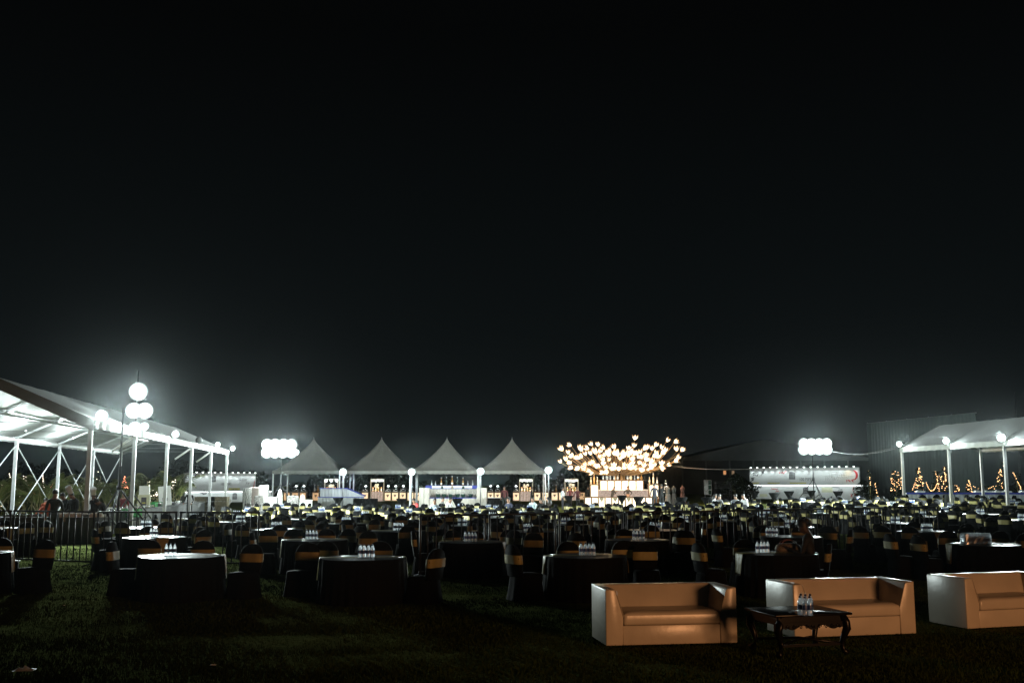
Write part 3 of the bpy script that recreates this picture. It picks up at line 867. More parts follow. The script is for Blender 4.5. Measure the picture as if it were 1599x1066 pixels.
# bottles
def bottle_parts():
    body = MB().lathe([(.0, 0), (.030, 0), (.0325, .008), (.0325, .045), (.030, .055), (.0325, .065), (.0325, .13), (.030, .15), (.018, .185), (.0125, .195), (.0125, .205)], 14, caps=False)
    lab = MB().lathe([(.0333, .068), (.0336, .070), (.0336, .122), (.0333, .124)], 14, caps=False)
    cap = MB().lathe([(.0, .203), (.0145, .203), (.0145, .222), (.013, .226), (.0, .226)], 12, caps=False)
    return body.mesh('bottle_body', M['bottle']), lab.mesh('label_band', M['blabel']), cap.mesh('cap', M['cap']), (body, lab, cap)
BB, BL, BC, BRAW = bottle_parts()
# one-mesh version for the far tables
mbb = MB()
for k, x in enumerate(BRAW): mbb.add(x.v, x.f, k, True)
BONE = mbb.mesh('water_bottle', [M['bottle'], M['blabel'], M['cap']])
def bottle(loc, label, near, group):
    if near:
        b = thing('water_bottle', label, 'bottle', loc, R.uniform(0, 6), group)
        put('bottle_body', BB, b); put('label_band', BL, b); put('cap', BC, b)
    else:
        b = put('water_bottle', BONE, None, loc, R.uniform(0, 6)); tag(b, label, 'bottle', group)
    return b
BPOS = {(284,867): (-15, 3), (1213,863): (-22, 4), (1236,837): (-30, 7), (241,838): (0, 3), (1535,849): None, (567,870): (5, 8), (992,842): (4, 8)}
rest = []; nb = 0
for t in tabs:
    if t['py'] == 849: continue
    off = BPOS.get((t['px'], t['py']), (R.uniform(-8, 8) if t['row'] < 2 else 0, 8))
    if not off: continue
    dx, n = off
    p = t['p']; s = 1590 / p.y; cx = p.x + dx / s; cyy = p.y + R.uniform(-.12, .05)
    cols = 4 if n > 4 else n
    if n > 4 and t['row'] > 2: n = R.choice([6, 8, 8])
    ang = R.uniform(-.25, .25)
    for k in range(n):
        c, r_ = k % cols, k // cols
        x = (c - (cols - 1) / 2) * .074 + R.uniform(-.006, .006); y = (r_ - .5) * .08 + R.uniform(-.006, .006)
        q = (cx + x * math.cos(ang) - y * math.sin(ang), cyy + x * math.sin(ang) + y * math.cos(ang), p.z + .7635)
        if nb < 300:
            bottle(q, f"water bottle, {ORD[c] if c < cols - 1 else 'last'} from left, {'rear' if r_ else 'near'} line, {t['name']}", t['row'] < 2, 'water bottles standing in clusters on the tables'); nb += 1
        else: rest.append(q)
if rest:
    mb = MB()
    for q in rest:
        for k, x in enumerate(BRAW): mb.add([(v[0] + q[0], v[1] + q[1], v[2] + q[2]) for v in x.v], x.f, k, True)
    tag(mb.build('far_water_bottles', [M['bottle'], M['blabel'], M['cap']]), 'clusters of water bottles on the farthest tables', 'bottles', kind='stuff')

# shrink-wrapped pack on the front right table
t = next(t for t in tabs if t['py'] == 849); p = t['p']
cx = p.x + (1521 - 1535) / (1590 / p.y)
pk = thing('bottle_pack', 'shrink-wrapped pack of water bottles on the rightmost front table', 'bottle pack', (cx, p.y - .1, p.z + .764), .08)
for k in range(24):
    q = (((k % 8) - 3.5) * .074, ((k // 8) - 1) * .072, 0)
    b = put('bottle', BONE, pk, q)
M['wrap'] = mat('shrink_wrap', (0.85, 0.88, 0.9), 0.18, trans=0.85, bump=0.9, bscale=30, var=0.05)
mb = MB(); vs = []; fs = []; nx, ny = 26, 10
def wr(u, v):
    x = (u * 2 - 1); y = (v * 2 - 1)
    return x, y
prof = []
for j, (sc, z) in enumerate(((1.0, .002), (1.02, .05), (1.0, .12), (1.01, .17), (.97, .21), (.90, .232))):
    for k in range(40):
        a = 2 * PI * k / 40; c, s_ = math.cos(a), math.sin(a); q = 1 / (abs(c) ** 6 + abs(s_) ** 6) ** (1 / 6)
        vs.append((c * q * .315 * sc + R.uniform(-.004, .004), s_ * q * .125 * sc + R.uniform(-.004, .004), z + R.uniform(-.006, .006) * (j > 0)))
fs = [(j * 40 + k, j * 40 + (k + 1) % 40, (j + 1) * 40 + (k + 1) % 40, (j + 1) * 40 + k) for j in range(5) for k in range(40)]
fs.append(tuple(range(200, 240)))
mb.add(vs, fs, 0, False).build('shrink_wrap', M['bottle'], pk)

# ================================================================== BARRIERS
def barrier(label, a, b, mid=False):
    d = Vector((b.x - a.x, b.y - a.y, 0)); L_ = d.length; rz = math.atan2(d.y, d.x)
    t = thing('crowd_barrier', label, 'barrier', (a.x, a.y, 0), rz, 'black metal crowd barriers')
    H = 1.34
    MB().tube([(0, 0, H), (L_, 0, H)], .024, 8).build('top_rail', M['fence'], t)
    MB().tube([(0, 0, .10), (L_, 0, .10)], .022, 8).build('bottom_rail', M['fence'], t)
    for x in (.03, L_ - .03):
        MB().tube([(x, 0, .0), (x, 0, H + .01)], .026, 8).build('end_post', M['fence'], t)
        MB().tube([(x, -.28, .012), (x, 0, .06), (x, .28, .012)], .018, 6).build('foot', M['fence'], t)
    n = max(3, int(round(L_ / .222)))
    bar = MB().tube([(0, 0, .10), (0, 0, H)], .016, 6).mesh('bar', M['fence'])
    for k in range(1, n):
        put('bar', bar, t, (L_ * k / n, 0, 0), 0)
    return t
def railpt(px, py): return on_z(px, py, 1.34)
FL = [railpt(-110, 796.2), railpt(20, 797.2), railpt(150, 799), railpt(279, 799.4), railpt(408, 799.8)]
for i, lab in enumerate(('leftmost barrier panel, cut by the left edge of the picture', 'barrier panel before the kitchen tables, beside the lit grass',
                         'barrier panel in front of the empty tripod, behind the near tables', 'barrier panel ending left of centre near the bright mast')):
    a, b = FL[i], FL[i + 1]; d = (b - a).normalized() * .03
    barrier(lab, a + d, b - d)
FR = [railpt(653, 805), railpt(761, 803), railpt(870, 801.2), railpt(975, 799.6), railpt(1081, 798), railpt(1187, 796.2), railpt(1293, 794), railpt(1380, 792), railpt(1466, 790.6)]
for i in range(len(FR) - 1):
    a, b = FR[i], FR[i + 1]; d = (b - a).normalized() * .03
    lab = ['leftmost', 'second', 'third', 'fourth', 'fifth', 'sixth', 'seventh', 'rightmost'][i]
    barrier(f'{lab} panel of the long right-hand black barrier line across the tables', a + d, b - d)
# ================================================================== SOFAS
def make_sofa(w=1.76, dp=.80, H=.705):
    t = thing('sofa', 'x', 'sofa')
    hw = w / 2
    # armrests: slanting inner face, full depth (front at y=0, back at y=dp)
    for s in (-1, 1):
        prof = [(s * hw, 0), (s * (hw - .225), 0), (s * (hw - .235), .36), (s * (hw - .14), .675), (s * (hw - .125), H), (s * hw, H)]
        me = MB().prism(prof, 'y', 0, dp)
        me.build('armrest', M['leather'], t, bevel=.014)
        # piping along the front edge
        pts = [(s * (hw - .233), -.002, .36), (s * (hw - .14), -.002, .672), (s * (hw - .125), -.002, H - .008), (s * (hw - .01), -.002, H - .006)]
        MB().tube(pts, .006, 6).build('piping', M['leather'], t)
    # backrest leaning
    MB().prism([(dp - .34, .30), (dp - .14, H), (dp, H), (dp, .02), (dp - .34, .02)], 'x', -hw + .13, hw - .13).build('backrest', M['leather'], t, bevel=.014)
    MB().box(-hw + .228, hw - .228, .012, dp - .2, .0, .245).build('base', M['leather'], t, bevel=.010)
    # seat cushion: soft rounded slab, slightly proud
    vs = []; fs = []; nx, ny = 24, 10
    mb = MB()
    for side in (0, 1):
        o = len(vs)
        for i in range(nx + 1):
            for j in range(ny + 1):
                u = i / nx * 2 - 1; v = j / ny
                e = (1 - abs(u) ** 8) * (1 - abs(v * 2 - 1) ** 8)
                z = (.395 + .035 * (e ** .5) - .012 * (1 - abs(u)) * math.sin(PI * v)) if side else (.25 + .0 * e)
                vs.append((u * (hw - .232), -.018 + .60 * v, z))
    def id_(s, i, j): return s * (nx + 1) * (ny + 1) + i * (ny + 1) + j
    for i in range(nx):
        for j in range(ny):
            fs.append((id_(1, i, j), id_(1, i + 1, j), id_(1, i + 1, j + 1), id_(1, i, j + 1)))
            fs.append((id_(0, i, j), id_(0, i, j + 1), id_(0, i + 1, j + 1), id_(0, i + 1, j)))
    # bulging front and sides
    for i in range(nx):
        fs.append((id_(0, i, 0), id_(0, i + 1, 0), id_(1, i + 1, 0), id_(1, i, 0)))
        fs.append((id_(0, i, ny), id_(1, i, ny), id_(1, i + 1, ny), id_(0, i + 1, ny)))
    for j in range(ny):
        fs.append((id_(0, 0, j), id_(1, 0, j), id_(1, 0, j + 1), id_(0, 0, j + 1)))
        fs.append((id_(0, nx, j), id_(0, nx, j + 1), id_(1, nx, j + 1), id_(1, nx, j)))
    mb.add(vs, fs)
    c = mb.build('seat_cushion', M['leather'], t, bevel=.028, seg=3)
    for k in (-1, 1):
        for yy in (.06, dp - .06):
            MB().lathe([(.025, -.03), (.025, .01)], 10, c=(k * (hw - .08), yy, 0)).build('foot', M['dark_steel'], t)
    return t
sofa0 = make_sofa()
def place_sofa(o, fl, fr, flip=None):
    a = on_z(*fl, 0); b = on_z(*fr, 0)
    d = b - a; ang = math.atan2(d.y, d.x); L_ = d.length
    c = a + d.normalized() * .88
    o.location = (c.x, c.y, .0); o.rotation_euler = (0, 0, ang)
    print('sofa', L_, math.degrees(ang), c)
    return L_
L1 = place_sofa(sofa0, (946.5, 1008), (1152, 1003))
sofa0['label'] = 'beige leatherette sofa on the left, its lower right corner in shadow'
sofa0['group'] = 'beige lounge sofas on the lawn'
s2 = copy_thing(sofa0, (0, 0, 0), 0, 'beige leatherette sofa behind the carved black coffee table', 'sofa')
place_sofa(s2, (1246, 995.5), (1433, 988.5)); s2.scale.x = 1.05
s3 = copy_thing(sofa0, (0, 0, 0), 0, 'beige leatherette sofa cut off by the right edge of the picture', 'sofa')
place_sofa(s3, (1511, 981.5), (1712, 971))

# carved coffee table
def coffee_table():
    a = on_z(1209, 1027, 0); b = on_z(1333, 1021, 0)
    ang = math.atan2(b.y - a.y, b.x - a.x)
    c = (a + b) * .5
    t = thing('coffee_table', 'low carved black coffee table with curved legs before the middle sofa', 'coffee table', (c.x, c.y, 0), ang)
    w, dp, H = .94, .72, .50
    MB().box(-w / 2 - .05, w / 2 + .05, -.04, dp + .04, H - .028, H).build('tabletop', M['lacquer'], t, bevel=.008)
    MB().box(-w / 2 + .02, w / 2 - .02, .02, .045, H - .13, H - .030).build('apron', M['lacquer'], t)
    MB().box(-w / 2 + .02, w / 2 - .02, dp - .045, dp - .02, H - .13, H - .030).build('apron', M['lacquer'], t)
    for s in (-1, 1): MB().box(s * (w / 2 - .02) - .012, s * (w / 2 - .02) + .012, .046, dp - .046, H - .13, H - .030).build('apron', M['lacquer'], t)
    # scalloped carved rail with scrolls
    for yy in (.012, dp - .012):
        mb = MB(); n = 60; vs = []
        for k in range(n + 1):
            u = k / n * 2 - 1
            z = H - .13 - .035 - .028 * math.cos(u * PI * 3) * (1 - .3 * abs(u)) - (.02 if abs(u) > .85 else 0)
            vs += [(u * (w / 2 - .05), yy - .01, H - .099), (u * (w / 2 - .05), yy - .01, z), (u * (w / 2 - .05), yy + .008, H - .099), (u * (w / 2 - .05), yy + .008, z)]
        fs = []
        for k in range(n):
            q = 4 * k; fs += [(q, q + 4, q + 5, q + 1), (q + 2, q + 3, q + 7, q + 6), (q + 1, q + 5, q + 7, q + 3)]
        mb.add(vs, fs); mb.build('carved_rail', M['lacquer'], t)
    for yy in (.0,):
        for k in range(9):
            u = (k - 4) / 4 * .34
            pts = [(u + (.028 - .0024 * i) * math.cos(i * .7) * (1 if k % 2 else -1), -.004, H - .155 + (.028 - .0024 * i) * math.sin(i * .7)) for i in range(11)]
            MB().tube(pts, .0065, 6).build('scroll', M['lacquer'], t)
    for sx in (-1, 1):
        for yy, sy in ((.05, -1), (dp - .05, 1)):
            x = sx * (w / 2 - .05)
            pts = [(x, yy, H - .03), (x + sx * .035, yy + sy * .03, H - .12), (x + sx * .045, yy + sy * .04, H - .19), (x + sx * .01, yy + sy * .01, H - .30), (x - sx * .01, yy - sy * .005, .12), (x + sx * .01, yy + sy * .01, .05), (x + sx * .05, yy + sy * .04, .012)]
            MB().tube(pts, [.05, .058, .05, .036, .03, .034, .042], 10).build('leg', M['lacquer'], t)
    MB().tube([(-w / 2 + .06, .06, .13), (0, dp / 2, .15), (w / 2 - .06, dp - .06, .13)], .016, 8).build('stretcher', M['lacquer'], t)
    MB().tube([(w / 2 - .06, .06, .13), (0, dp / 2 + .001, .17), (-w / 2 + .06, dp - .06, .13)], .016, 8).build('stretcher', M['lacquer'], t)
    MB().box(-w / 2 + .07, w / 2 - .07, .04, .06, .11, .14).build('foot_rail', M['lacquer'], t)
    return t, H
ct, CTH = coffee_table()
k = 0
for (px, py) in ((1250, 960), (1257.5, 961), (1265, 960.5), (1251.5, 956), (1258.5, 957), (1266, 956.5)):
    p = on_z(px, py, CTH)
    lab = f"clear water bottle with blue label, {['left', 'middle', 'right'][k % 3]} of the {'near' if k < 3 else 'rear'} row on the coffee table"
    bottle((p.x, p.y, CTH + .001), lab, True, 'water bottles standing together on the coffee table'); k += 1
M['tissue'] = mat('tissue_pack', (0.35, 0.34, 0.32), 0.6)
p = on_z(1242, 957, CTH)
tp = thing('tissue_box', 'small pale napkin packet lying beside the bottles on the coffee table', 'napkin packet', (p.x, p.y, CTH), .6)
MB().box(-.06, .06, -.05, .05, .001, .022).build('packet', M['tissue'], tp, bevel=.004)
MB().box(-.035, .035, -.02, .02, .022, .028).build('flap', M['white_cloth'], tp)
# ================================================================== THE GLOWING TREE BAR
def glow_mat(name, col, s, var=0.15, scale=2.0):
    m = bpy.data.materials.new(name); m.use_nodes = True
    N = m.node_tree.nodes; L = m.node_tree.links; N.clear()
    o = N.new('ShaderNodeOutputMaterial'); e = N.new('ShaderNodeEmission')
    tc = N.new('ShaderNodeTexCoord'); nz = N.new('ShaderNodeTexNoise'); nz.inputs['Scale'].default_value = scale; nz.inputs['Detail'].default_value = 4
    L.new(tc.outputs['Object'], nz.inputs['Vector'])
    rp = N.new('ShaderNodeValToRGB')
    rp.color_ramp.elements[0].position = .3; rp.color_ramp.elements[1].position = .7
    rp.color_ramp.elements[0].color = (*[c * (1 - var) for c in col], 1); rp.color_ramp.elements[1].color = (*[c * (1 + var) for c in col], 1)
    L.new(nz.outputs['Fac'], rp.inputs[0]); L.new(rp.outputs[0], e.inputs[0]); e.inputs[1].default_value = s
    L.new(e.outputs[0], o.inputs[0]); m.cycles.emission_sampling = 'NONE'
    return m
M['panel_warm'] = glow_mat('backlit_cream_panel', (1.0, 0.86, 0.62), 2.6, .2, 1.2)
M['panel_pink'] = glow_mat('backlit_lattice_panel', (0.62, 0.47, 0.38), 0.8, .35, 9)
M['panel_amber'] = glow_mat('backlit_amber_panel', (1.0, 0.62, 0.32), 0.62, .3, 3)
M['bronze'] = mat('gilded_branch', (0.26, 0.16, 0.07), 0.45, metal=0.4, var=0.2)
M['brown'] = mat('dark_gilt_frame', (0.16, 0.09, 0.04), 0.5, metal=0.3, var=0.3)
M['decor'] = mat('pale_decor_bottle', (0.72, 0.62, 0.45), 0.25, var=0.2, scale=9)
M['decor_dark'] = mat('dark_green_bottle', (0.03, 0.06, 0.04), 0.12, var=0.3, spec=0.8)
M['decor_grey'] = mat('silver_bottle', (0.5, 0.52, 0.55), 0.25, var=0.2)
M['decor_amber'] = mat('amber_bottle', (0.4, 0.2, 0.06), 0.2, var=0.3)
M['motif'] = mat('grey_gold_motif', (0.30, 0.25, 0.16), 0.6)
# petal: the glass glows whiter at the rim and amber at its base
def petal_material():
    m = bpy.data.materials.new('tulip_glass_glow'); m.use_nodes = True
    N = m.node_tree.nodes; L = m.node_tree.links; N.clear()
    o = N.new('ShaderNodeOutputMaterial'); e = N.new('ShaderNodeEmission'); tc = N.new('ShaderNodeTexCoord'); s = N.new('ShaderNodeSeparateXYZ')
    rp = N.new('ShaderNodeValToRGB'); mu = N.new('ShaderNodeMapRange')
    L.new(tc.outputs['Object'], s.inputs[0]); L.new(s.outputs['Z'], mu.inputs[0])
    mu.inputs[1].default_value = 0; mu.inputs[2].default_value = .42
    L.new(mu.outputs[0], rp.inputs[0]); L.new(rp.outputs[0], e.inputs[0]); L.new(e.outputs[0], o.inputs[0])
    c = rp.color_ramp; c.elements[0].position = 0; c.elements[0].color = (0.75, 0.28, 0.07, 1)
    c.elements[1].position = 1; c.elements[1].color = (0.80, 0.42, 0.16, 1)
    k = c.elements.new(.28); k.color = (1, .84, .58, 1); k = c.elements.new(.7); k.color = (1, .90, .70, 1)
    e.inputs[1].default_value = 2.3; m.cycles.emission_sampling = 'NONE'
    return m
M['petal'] = petal_material()
def tulip_mesh(seed):
    rr = random.Random(seed); mb = MB(); n = 5
    for k in range(n):
        a = 2 * PI * k / n + rr.uniform(-.15, .15); op = rr.uniform(.8, 1.25)
        vs = []
        for j in range(6):
            f = j / 5
            r = (.03 + .19 * math.sin(min(f * 1.15, 1) * PI * .55) + .015 * f * f) * op
            z = .50 * f; w = .15 * math.sin(PI * (f * .86 + .12)) if j < 5 else .0
            for u in (-1, -.5, 0, .5, 1):
                aa = a + u * w / max(r, .06) * .75
                rr_ = r - .02 * (1 - u * u)
                vs.append((rr_ * math.cos(aa), rr_ * math.sin(aa), z))
        fs = [(j * 5 + i, j * 5 + i + 1, j * 5 + i + 6, j * 5 + i + 5) for j in range(5) for i in range(4)]
        mb.add(vs, fs, 0, True)
    return mb.mesh('tulip_lamp', M['petal'])
TUL = [tulip_mesh(i) for i in range(4)]
FLW = [(250,155),(172,200),(225,230),(262,258),(200,293),(160,313),(250,318),(263,357),(325,195),(355,205),(305,280),(325,360),(385,245),(413,187),(432,237),(446,152),(497,157),(480,235),(470,215),(520,270),(557,187),(565,235),(605,250),(620,212),(655,185),(655,245),(675,235),(690,245),(700,290),(715,235),(357,350),(390,340),(385,380),(430,385),(437,330),(500,350),(535,330),(490,355),(567,370),(590,385),(615,370),(550,400),(640,345),(660,375),(690,365),(720,360),(775,187),(798,222),(770,258),(828,170),(835,102),(750,245),(850,235),(860,270),(880,270),(890,230),(912,195),(950,190),(937,262),(995,198),(1020,162),(1025,230),(1000,258),(1043,270),(1078,238),(1075,180),(1110,215),(1127,115),(1197,127),(1225,205),(1262,205),(1222,272),(1197,303),(1130,335),(1075,355),(1012,345),(970,365),(965,335),(925,350),(890,370),(875,325),(845,380),(810,335),(790,350),(770,365),(740,350),(815,370),(905,335),(935,300),(985,325),(940,375),(1060,345),(720,270),(640,230),(590,300),(560,290),(820,300),(455,400),(905,385),(570,250),(830,250)]
FR2 = random.Random(21)
FLW += [(FR2.uniform(330, 1080), FR2.uniform(215, 372)) for _ in range(12)]
TREE_D = 86.0
tc_ = at_y(970, 738, TREE_D); TX, TZ = tc_.x, tc_.z
tg = gz(TX, TREE_D)
tree = thing('illuminated_tree', 'huge artificial tree of glowing tulip lamps spreading above the bar', 'light tree', (TX, TREE_D, tg))
for k, (dx, dy, r) in enumerate(((-.38, 0, .10), (-.12, .25, .12), (.18, -.1, .11), (.42, .15, .10))):
    MB().tube([(dx, dy + 1.5, 0), (dx * 1.05, dy + 1.5, 1.6), (dx * .9, dy + 1.2, TZ - tg - .1)], [r * 1.25, r, r * .75], 12).build('trunk', M['bronze'], tree)
for i, (X, Y) in enumerate(FLW):
    px, py = 850 + X / 5.924, 670 + Y / 5.924
    dd = R.uniform(-2.0, 2.0)
    if py > 730: dd = R.uniform(-1.2, .2)
    q = at_y(px, py, TREE_D + dd)
    e = Vector((q.x - TX, dd, q.z - tg))
    side = 1 if e.x > 0 else -1
    s0 = Vector((side * R.uniform(.1, .45), 1.2, TZ - tg - .15))
    sp = min(1, abs(e.x) / 5)
    m1 = Vector((e.x * .38, s0.y * .6 + dd * .3, s0.z + .05 + R.uniform(-.2, .2)))
    m2 = Vector((e.x * .78, dd * .75, s0.z * .55 + e.z * .45 - .15 + R.uniform(-.25, .25)))
    P = []
    for t_ in range(9):
        f = t_ / 8; a = (1 - f) ** 3; b = 3 * f * (1 - f) ** 2; c = 3 * f * f * (1 - f); d = f ** 3
        P.append(s0 * a + m1 * b + m2 * c + e * d)
    MB().tube(P, [.038 - .02 * (k / 8) for k in range(9)], 6).build('branch', M['bronze'], tree)
    dirn = (P[-1] - P[-2]).normalized()
    dirn = (dirn + Vector((0, 0, .5 if py < 728 else -.2)) + Vector((R.uniform(-.9, .9), R.uniform(-.9, .2), R.uniform(-.6, .3)))).normalized()
    o = put('tulip_lamp', TUL[i % 4], tree, e)
    o.rotation_euler = dirn.to_track_quat('Z', 'Y').to_euler(); s_ = R.uniform(.78, 1.0); o.scale = (s_,) * 3
for dx, dz, w in ((-4.6, .9, 1), (-2.8, .5, 1.2), (-1.0, .2, 1.4), (.8, .2, 1.4), (2.8, .5, 1.2), (4.4, 1.0, 1)):
    light('POINT', (TX + dx, TREE_D - 2.4, TZ + dz), POWER['warm'] * w, (1, .68, .38), .5, name='tulip_tree_glow')

def decor_bottle(loc, h, kind, label, group=None, m=None):
    b = thing('display_bottle', label, 'bottle', loc, 0, group)
    m = m or R.choice([M['decor'], M['decor_grey'], M['decor_amber']])
    shapes = {0: [(.0, 0), (.16, 0), (.17, .45), (.13, .58), (.05, .68), (.045, .88), (.06, .9), (.06, 1), (0, 1)],
              1: [(.0, 0), (.10, 0), (.22, .12), (.24, .3), (.14, .5), (.05, .62), (.05, .84), (.10, .88), (.04, 1), (0, 1.0)],
              2: [(.0, 0), (.13, 0), (.13, .3), (.09, .36), (.13, .42), (.13, .62), (.05, .74), (.05, .92), (.07, .93), (.07, 1), (0, 1)]}
    pr = shapes[kind]
    w = .62
    MB().lathe([(r * h * w, z * h * .88) for r, z in pr], 12, caps=False).build('bottle_glass', m, b)
    MB().lathe([(.0, .88 * h), (.07 * h * w * 1.1, .88 * h), (.075 * h * w, .99 * h), (0, h)], 10, caps=False).build('stopper', M['decor_grey'] if m is not M['decor_grey'] else M['brown'], b)
    MB().lathe([(.172 * h * w, .14 * h), (.172 * h * w, .30 * h)], 12, caps=False).build('paper_label', M['motif'] if m is M['decor'] else M['white'], b) if kind == 0 else None
    return b
# the bar itself: stepped, backlit
bx0, bx1 = xat(913, 84.2, 1), xat(1018.5, 84.2, 1)
gb = gz((bx0 + bx1) / 2, 85)
bar = thing('tree_bar', 'backlit cream panelled bar counter under the glowing tulip tree', 'bar counter', ((bx0 + bx1) / 2, 84.2, gb))
w2 = (bx1 - bx0) / 2; npan = 10
topz = at_y(960, 775.5, 84.2).z - gb
for k in range(npan):
    xa = -w2 + 2 * w2 * k / npan; xb = -w2 + 2 * w2 * (k + 1) / npan
    MB().box(xa + .06, xb - .06, -.03, .0, .06, topz - .08).build('glowing_panel', M['panel_warm'], bar)
    MB().box(xa - .03, xa + .045, -.06, .02, .0, topz - .06).build('frame_post', M['brown'], bar)
    if k in (2, 4, 6, 7):
        xm = (xa + xb) / 2
        MB().prism([(xm, .42), (xm + .17, .70), (xm + .16, .80), (xm + .07, .83), (xm, .77), (xm - .07, .83), (xm - .16, .80), (xm - .17, .70)], 'y', -.05, -.034).build('heart_motif', M['motif'], bar)
MB().box(w2 - .04, w2 + .04, -.06, .02, .0, topz - .06).build('frame_post', M['brown'], bar)
MB().box(-w2 - .1, w2 + .1, -.12, .55, topz - .06, topz).build('countertop', M['brown'], bar)
for s_ in (-1, 1): MB().box(s_ * w2 - .03, s_ * w2 + .03, .02, .5, 0, topz - .06).build('side_panel', M['brown'], bar)
MB().box(-w2 - .05, w2 + .05, -.08, .5, 0, .05).build('plinth', M['brown'], bar)
tx0, tx1 = xat(937, 87, 2), xat(1004.5, 87, 2)
bk = thing('back_display', 'tall backlit shelf wall behind the bartenders, topped with display bottles', 'display wall', ((tx0 + tx1) / 2, 87, gb))
w3 = (tx1 - tx0) / 2; zt = at_y(970, 749, 87).z - gb; zm = at_y(970, 764.5, 87).z - gb
MB().box(-w3, w3, .03, .9, 0, zt - .05).build('carcass', M['brown'], bk)
for k in range(6):
    xa = -w3 + 2 * w3 * k / 6; xb = xa + 2 * w3 / 6
    MB().box(xa + .05, xb - .05, -.01, .029, zm + .04, zt - .1).build('glowing_panel', M['panel_warm'], bk)
    MB().box(xa - .025, xa + .035, -.04, .029, zm, zt - .06).build('frame_post', M['brown'], bk)
MB().box(w3 - .03, w3 + .03, -.04, .029, zm, zt - .06).build('frame_post', M['brown'], bk)
MB().box(-w3 - .08, w3 + .08, -.1, .95, zt - .049, zt).build('top_board', M['brown'], bk)
MB().box(-w3 - .3, w3 + .45, -.55, -.045, 0, zm - .02).build('lattice_shelf', M['panel_pink'], bk)
MB().box(-w3 - .34, w3 + .49, -.6, -.042, zm - .018, zm + .03).build('shelf_board', M['white'], bk)
for i, px in enumerate((942, 948, 953, 959, 964.5, 970, 980, 985, 991, 996.5, 1001.5)):
    h = [.62, .9, .7, .6, .62, .95, .72, .85, .66, .95, .7][i]
    decor_bottle((xat(px, 87.3, 2.5), 87.3, gb + zt + .002), h, i % 3, f"{ORD[i]} display bottle from the left on the glowing back wall", 'display bottles under the tulip tree')
for (pa, pb, side) in ((922, 934.5, 'left'), (1013.5, 1028.5, 'right')):
    xa, xb = xat(pa, 85.5, 2), xat(pb, 85.5, 2); zz = at_y(928, 755.5, 85.5).z - gb
    c = thing('bottle_plinth', f'tall backlit white plinth at the {side} end of the bar, carrying bottles', 'plinth', ((xa + xb) / 2, 85.5, gb)); w = (xb - xa) / 2
    MB().box(-w, w, .03, .7, 0, zz - .05).build('carcass', M['brown'], c)
    MB().box(-w + .05, w - .05, 0, .029, .9, zz - .1).build('glowing_panel', M['panel_warm'], c)
    MB().box(-w - .05, w + .05, -.05, .74, zz - .049, zz).build('top_board', M['brown'], c)
    for j, (dx, h, kd) in enumerate(((-w * .8, .6, 0), (0, .9, 2), (w * .8, .62, 0))):
        decor_bottle(((xa + xb) / 2 + dx, 85.8, gb + zz + .002), h, kd, f"{['left', 'tall middle', 'right'][j]} display bottle on the {side} bar plinth", 'display bottles under the tulip tree')
light('AREA', ((bx0 + bx1) / 2, 83.9, gb + .6), 60, (1, .75, .45), 1, aim=((bx0 + bx1) / 2, 78, gb), name='bar_front_glow')

# ================================================================== BUFFET ROW far behind
BD = 124.0
def buffet(px, i, name, wpx=11.5, amber=False, top='dish'):
    x = xat(px, BD, 1); g_ = gz(x, BD); w = wpx / 1590 * BD / 2 * .95
    t = thing('buffet_counter', name, 'buffet counter', (x, BD, g_), 0, 'backlit buffet counters in the far row')
    h = at_y(px, 767.5, BD).z - g_
    MB().box(-w + .08, w - .08, -.03, 0, .08, h - .12).build('glowing_panel', M['panel_amber' if amber else 'panel_buffet'], t)
    MB().box(-w, w, .002, .7, 0, h - .06).build('carcass', M['brown'], t)
    for s_ in (-1, 1): MB().box(s_ * (w - .04) - .04, s_ * (w - .04) + .04, -.06, .0, 0, h - .06).build('frame_post', M['motif'], t)
    MB().box(-w - .01, w + .01, -.08, .74, h - .058, h).build('countertop', M['brown'], t)
    MB().prism([(0, .45), (.14, .66), (.12, .78), (0, .72), (-.12, .78), (-.14, .66)], 'y', -.05, -.031).build('motif', M['motif'], t)
    if top == 'dish':
        d = thing('chafing_dish', f"steel chafing dish on the {name}"[:90], 'chafing dish', (x, BD + .3, g_ + h + .002), 0, 'chafing dishes on the far buffet')
        MB().box(-.34, .34, -.2, .2, 0, .13).build('water_pan', M['chrome'], d)
        MB().sphere((0, 0, .131), .3, 12, 8, sc=(1.1, .7, .75)).build('lid', M['chrome'], d)
        light_ = MB().lathe([(.16, .62), (.04, .78), (.02, .8)], 10, c=(0, .25, 0)).build('heat_lamp', M['lens_soft'], d)
        MB().tube([(0, .3, 0), (0, .3, .72)], .02, 6).build('lamp_stem', M['steel'], d)
    elif top == 'bottle':
        for j in range(2):
            decor_bottle((x + (j - .5) * .4, BD + .3, g_ + h + .002), R.uniform(.7, 1.05), j, f"{['left', 'right'][j]} tall bottle on the {name}"[:90], 'bottles along the far buffet', R.choice([M['decor_dark'], M['decor_grey'], M['decor_amber']]))
    return t
M['panel_buffet'] = glow_mat('backlit_buffet_panel', (1.0, 0.74, 0.46), 1.2, .3, 2)
BL_ = [(448, 1, 'bottle'), (461, 1, 'dish'), (473, 1, 'dish'), (493, 1, 'bottle'), (570, 0, 'dish'), (605.5, 0, 'dish'), (617, 0, 'dish'), (629, 0, 'dish'), (641, 0, 'dish'), (652, 0, 'bottle'),
      (766, 0, 'dish'), (777, 0, 'dish'), (806, 0, 'dish'), (839, 0, 'bottle'), (851.5, 0, 'bottle'), (866, 0, 'bottle'), (877.5, 0, ''), (909, 1, '')]
for i, (px, am, tp_) in enumerate(BL_):
    where = f"{ORD[i]} glowing counter from the left in the far buffet row"
    buffet(px, i, where, amber=bool(am), top=tp_)
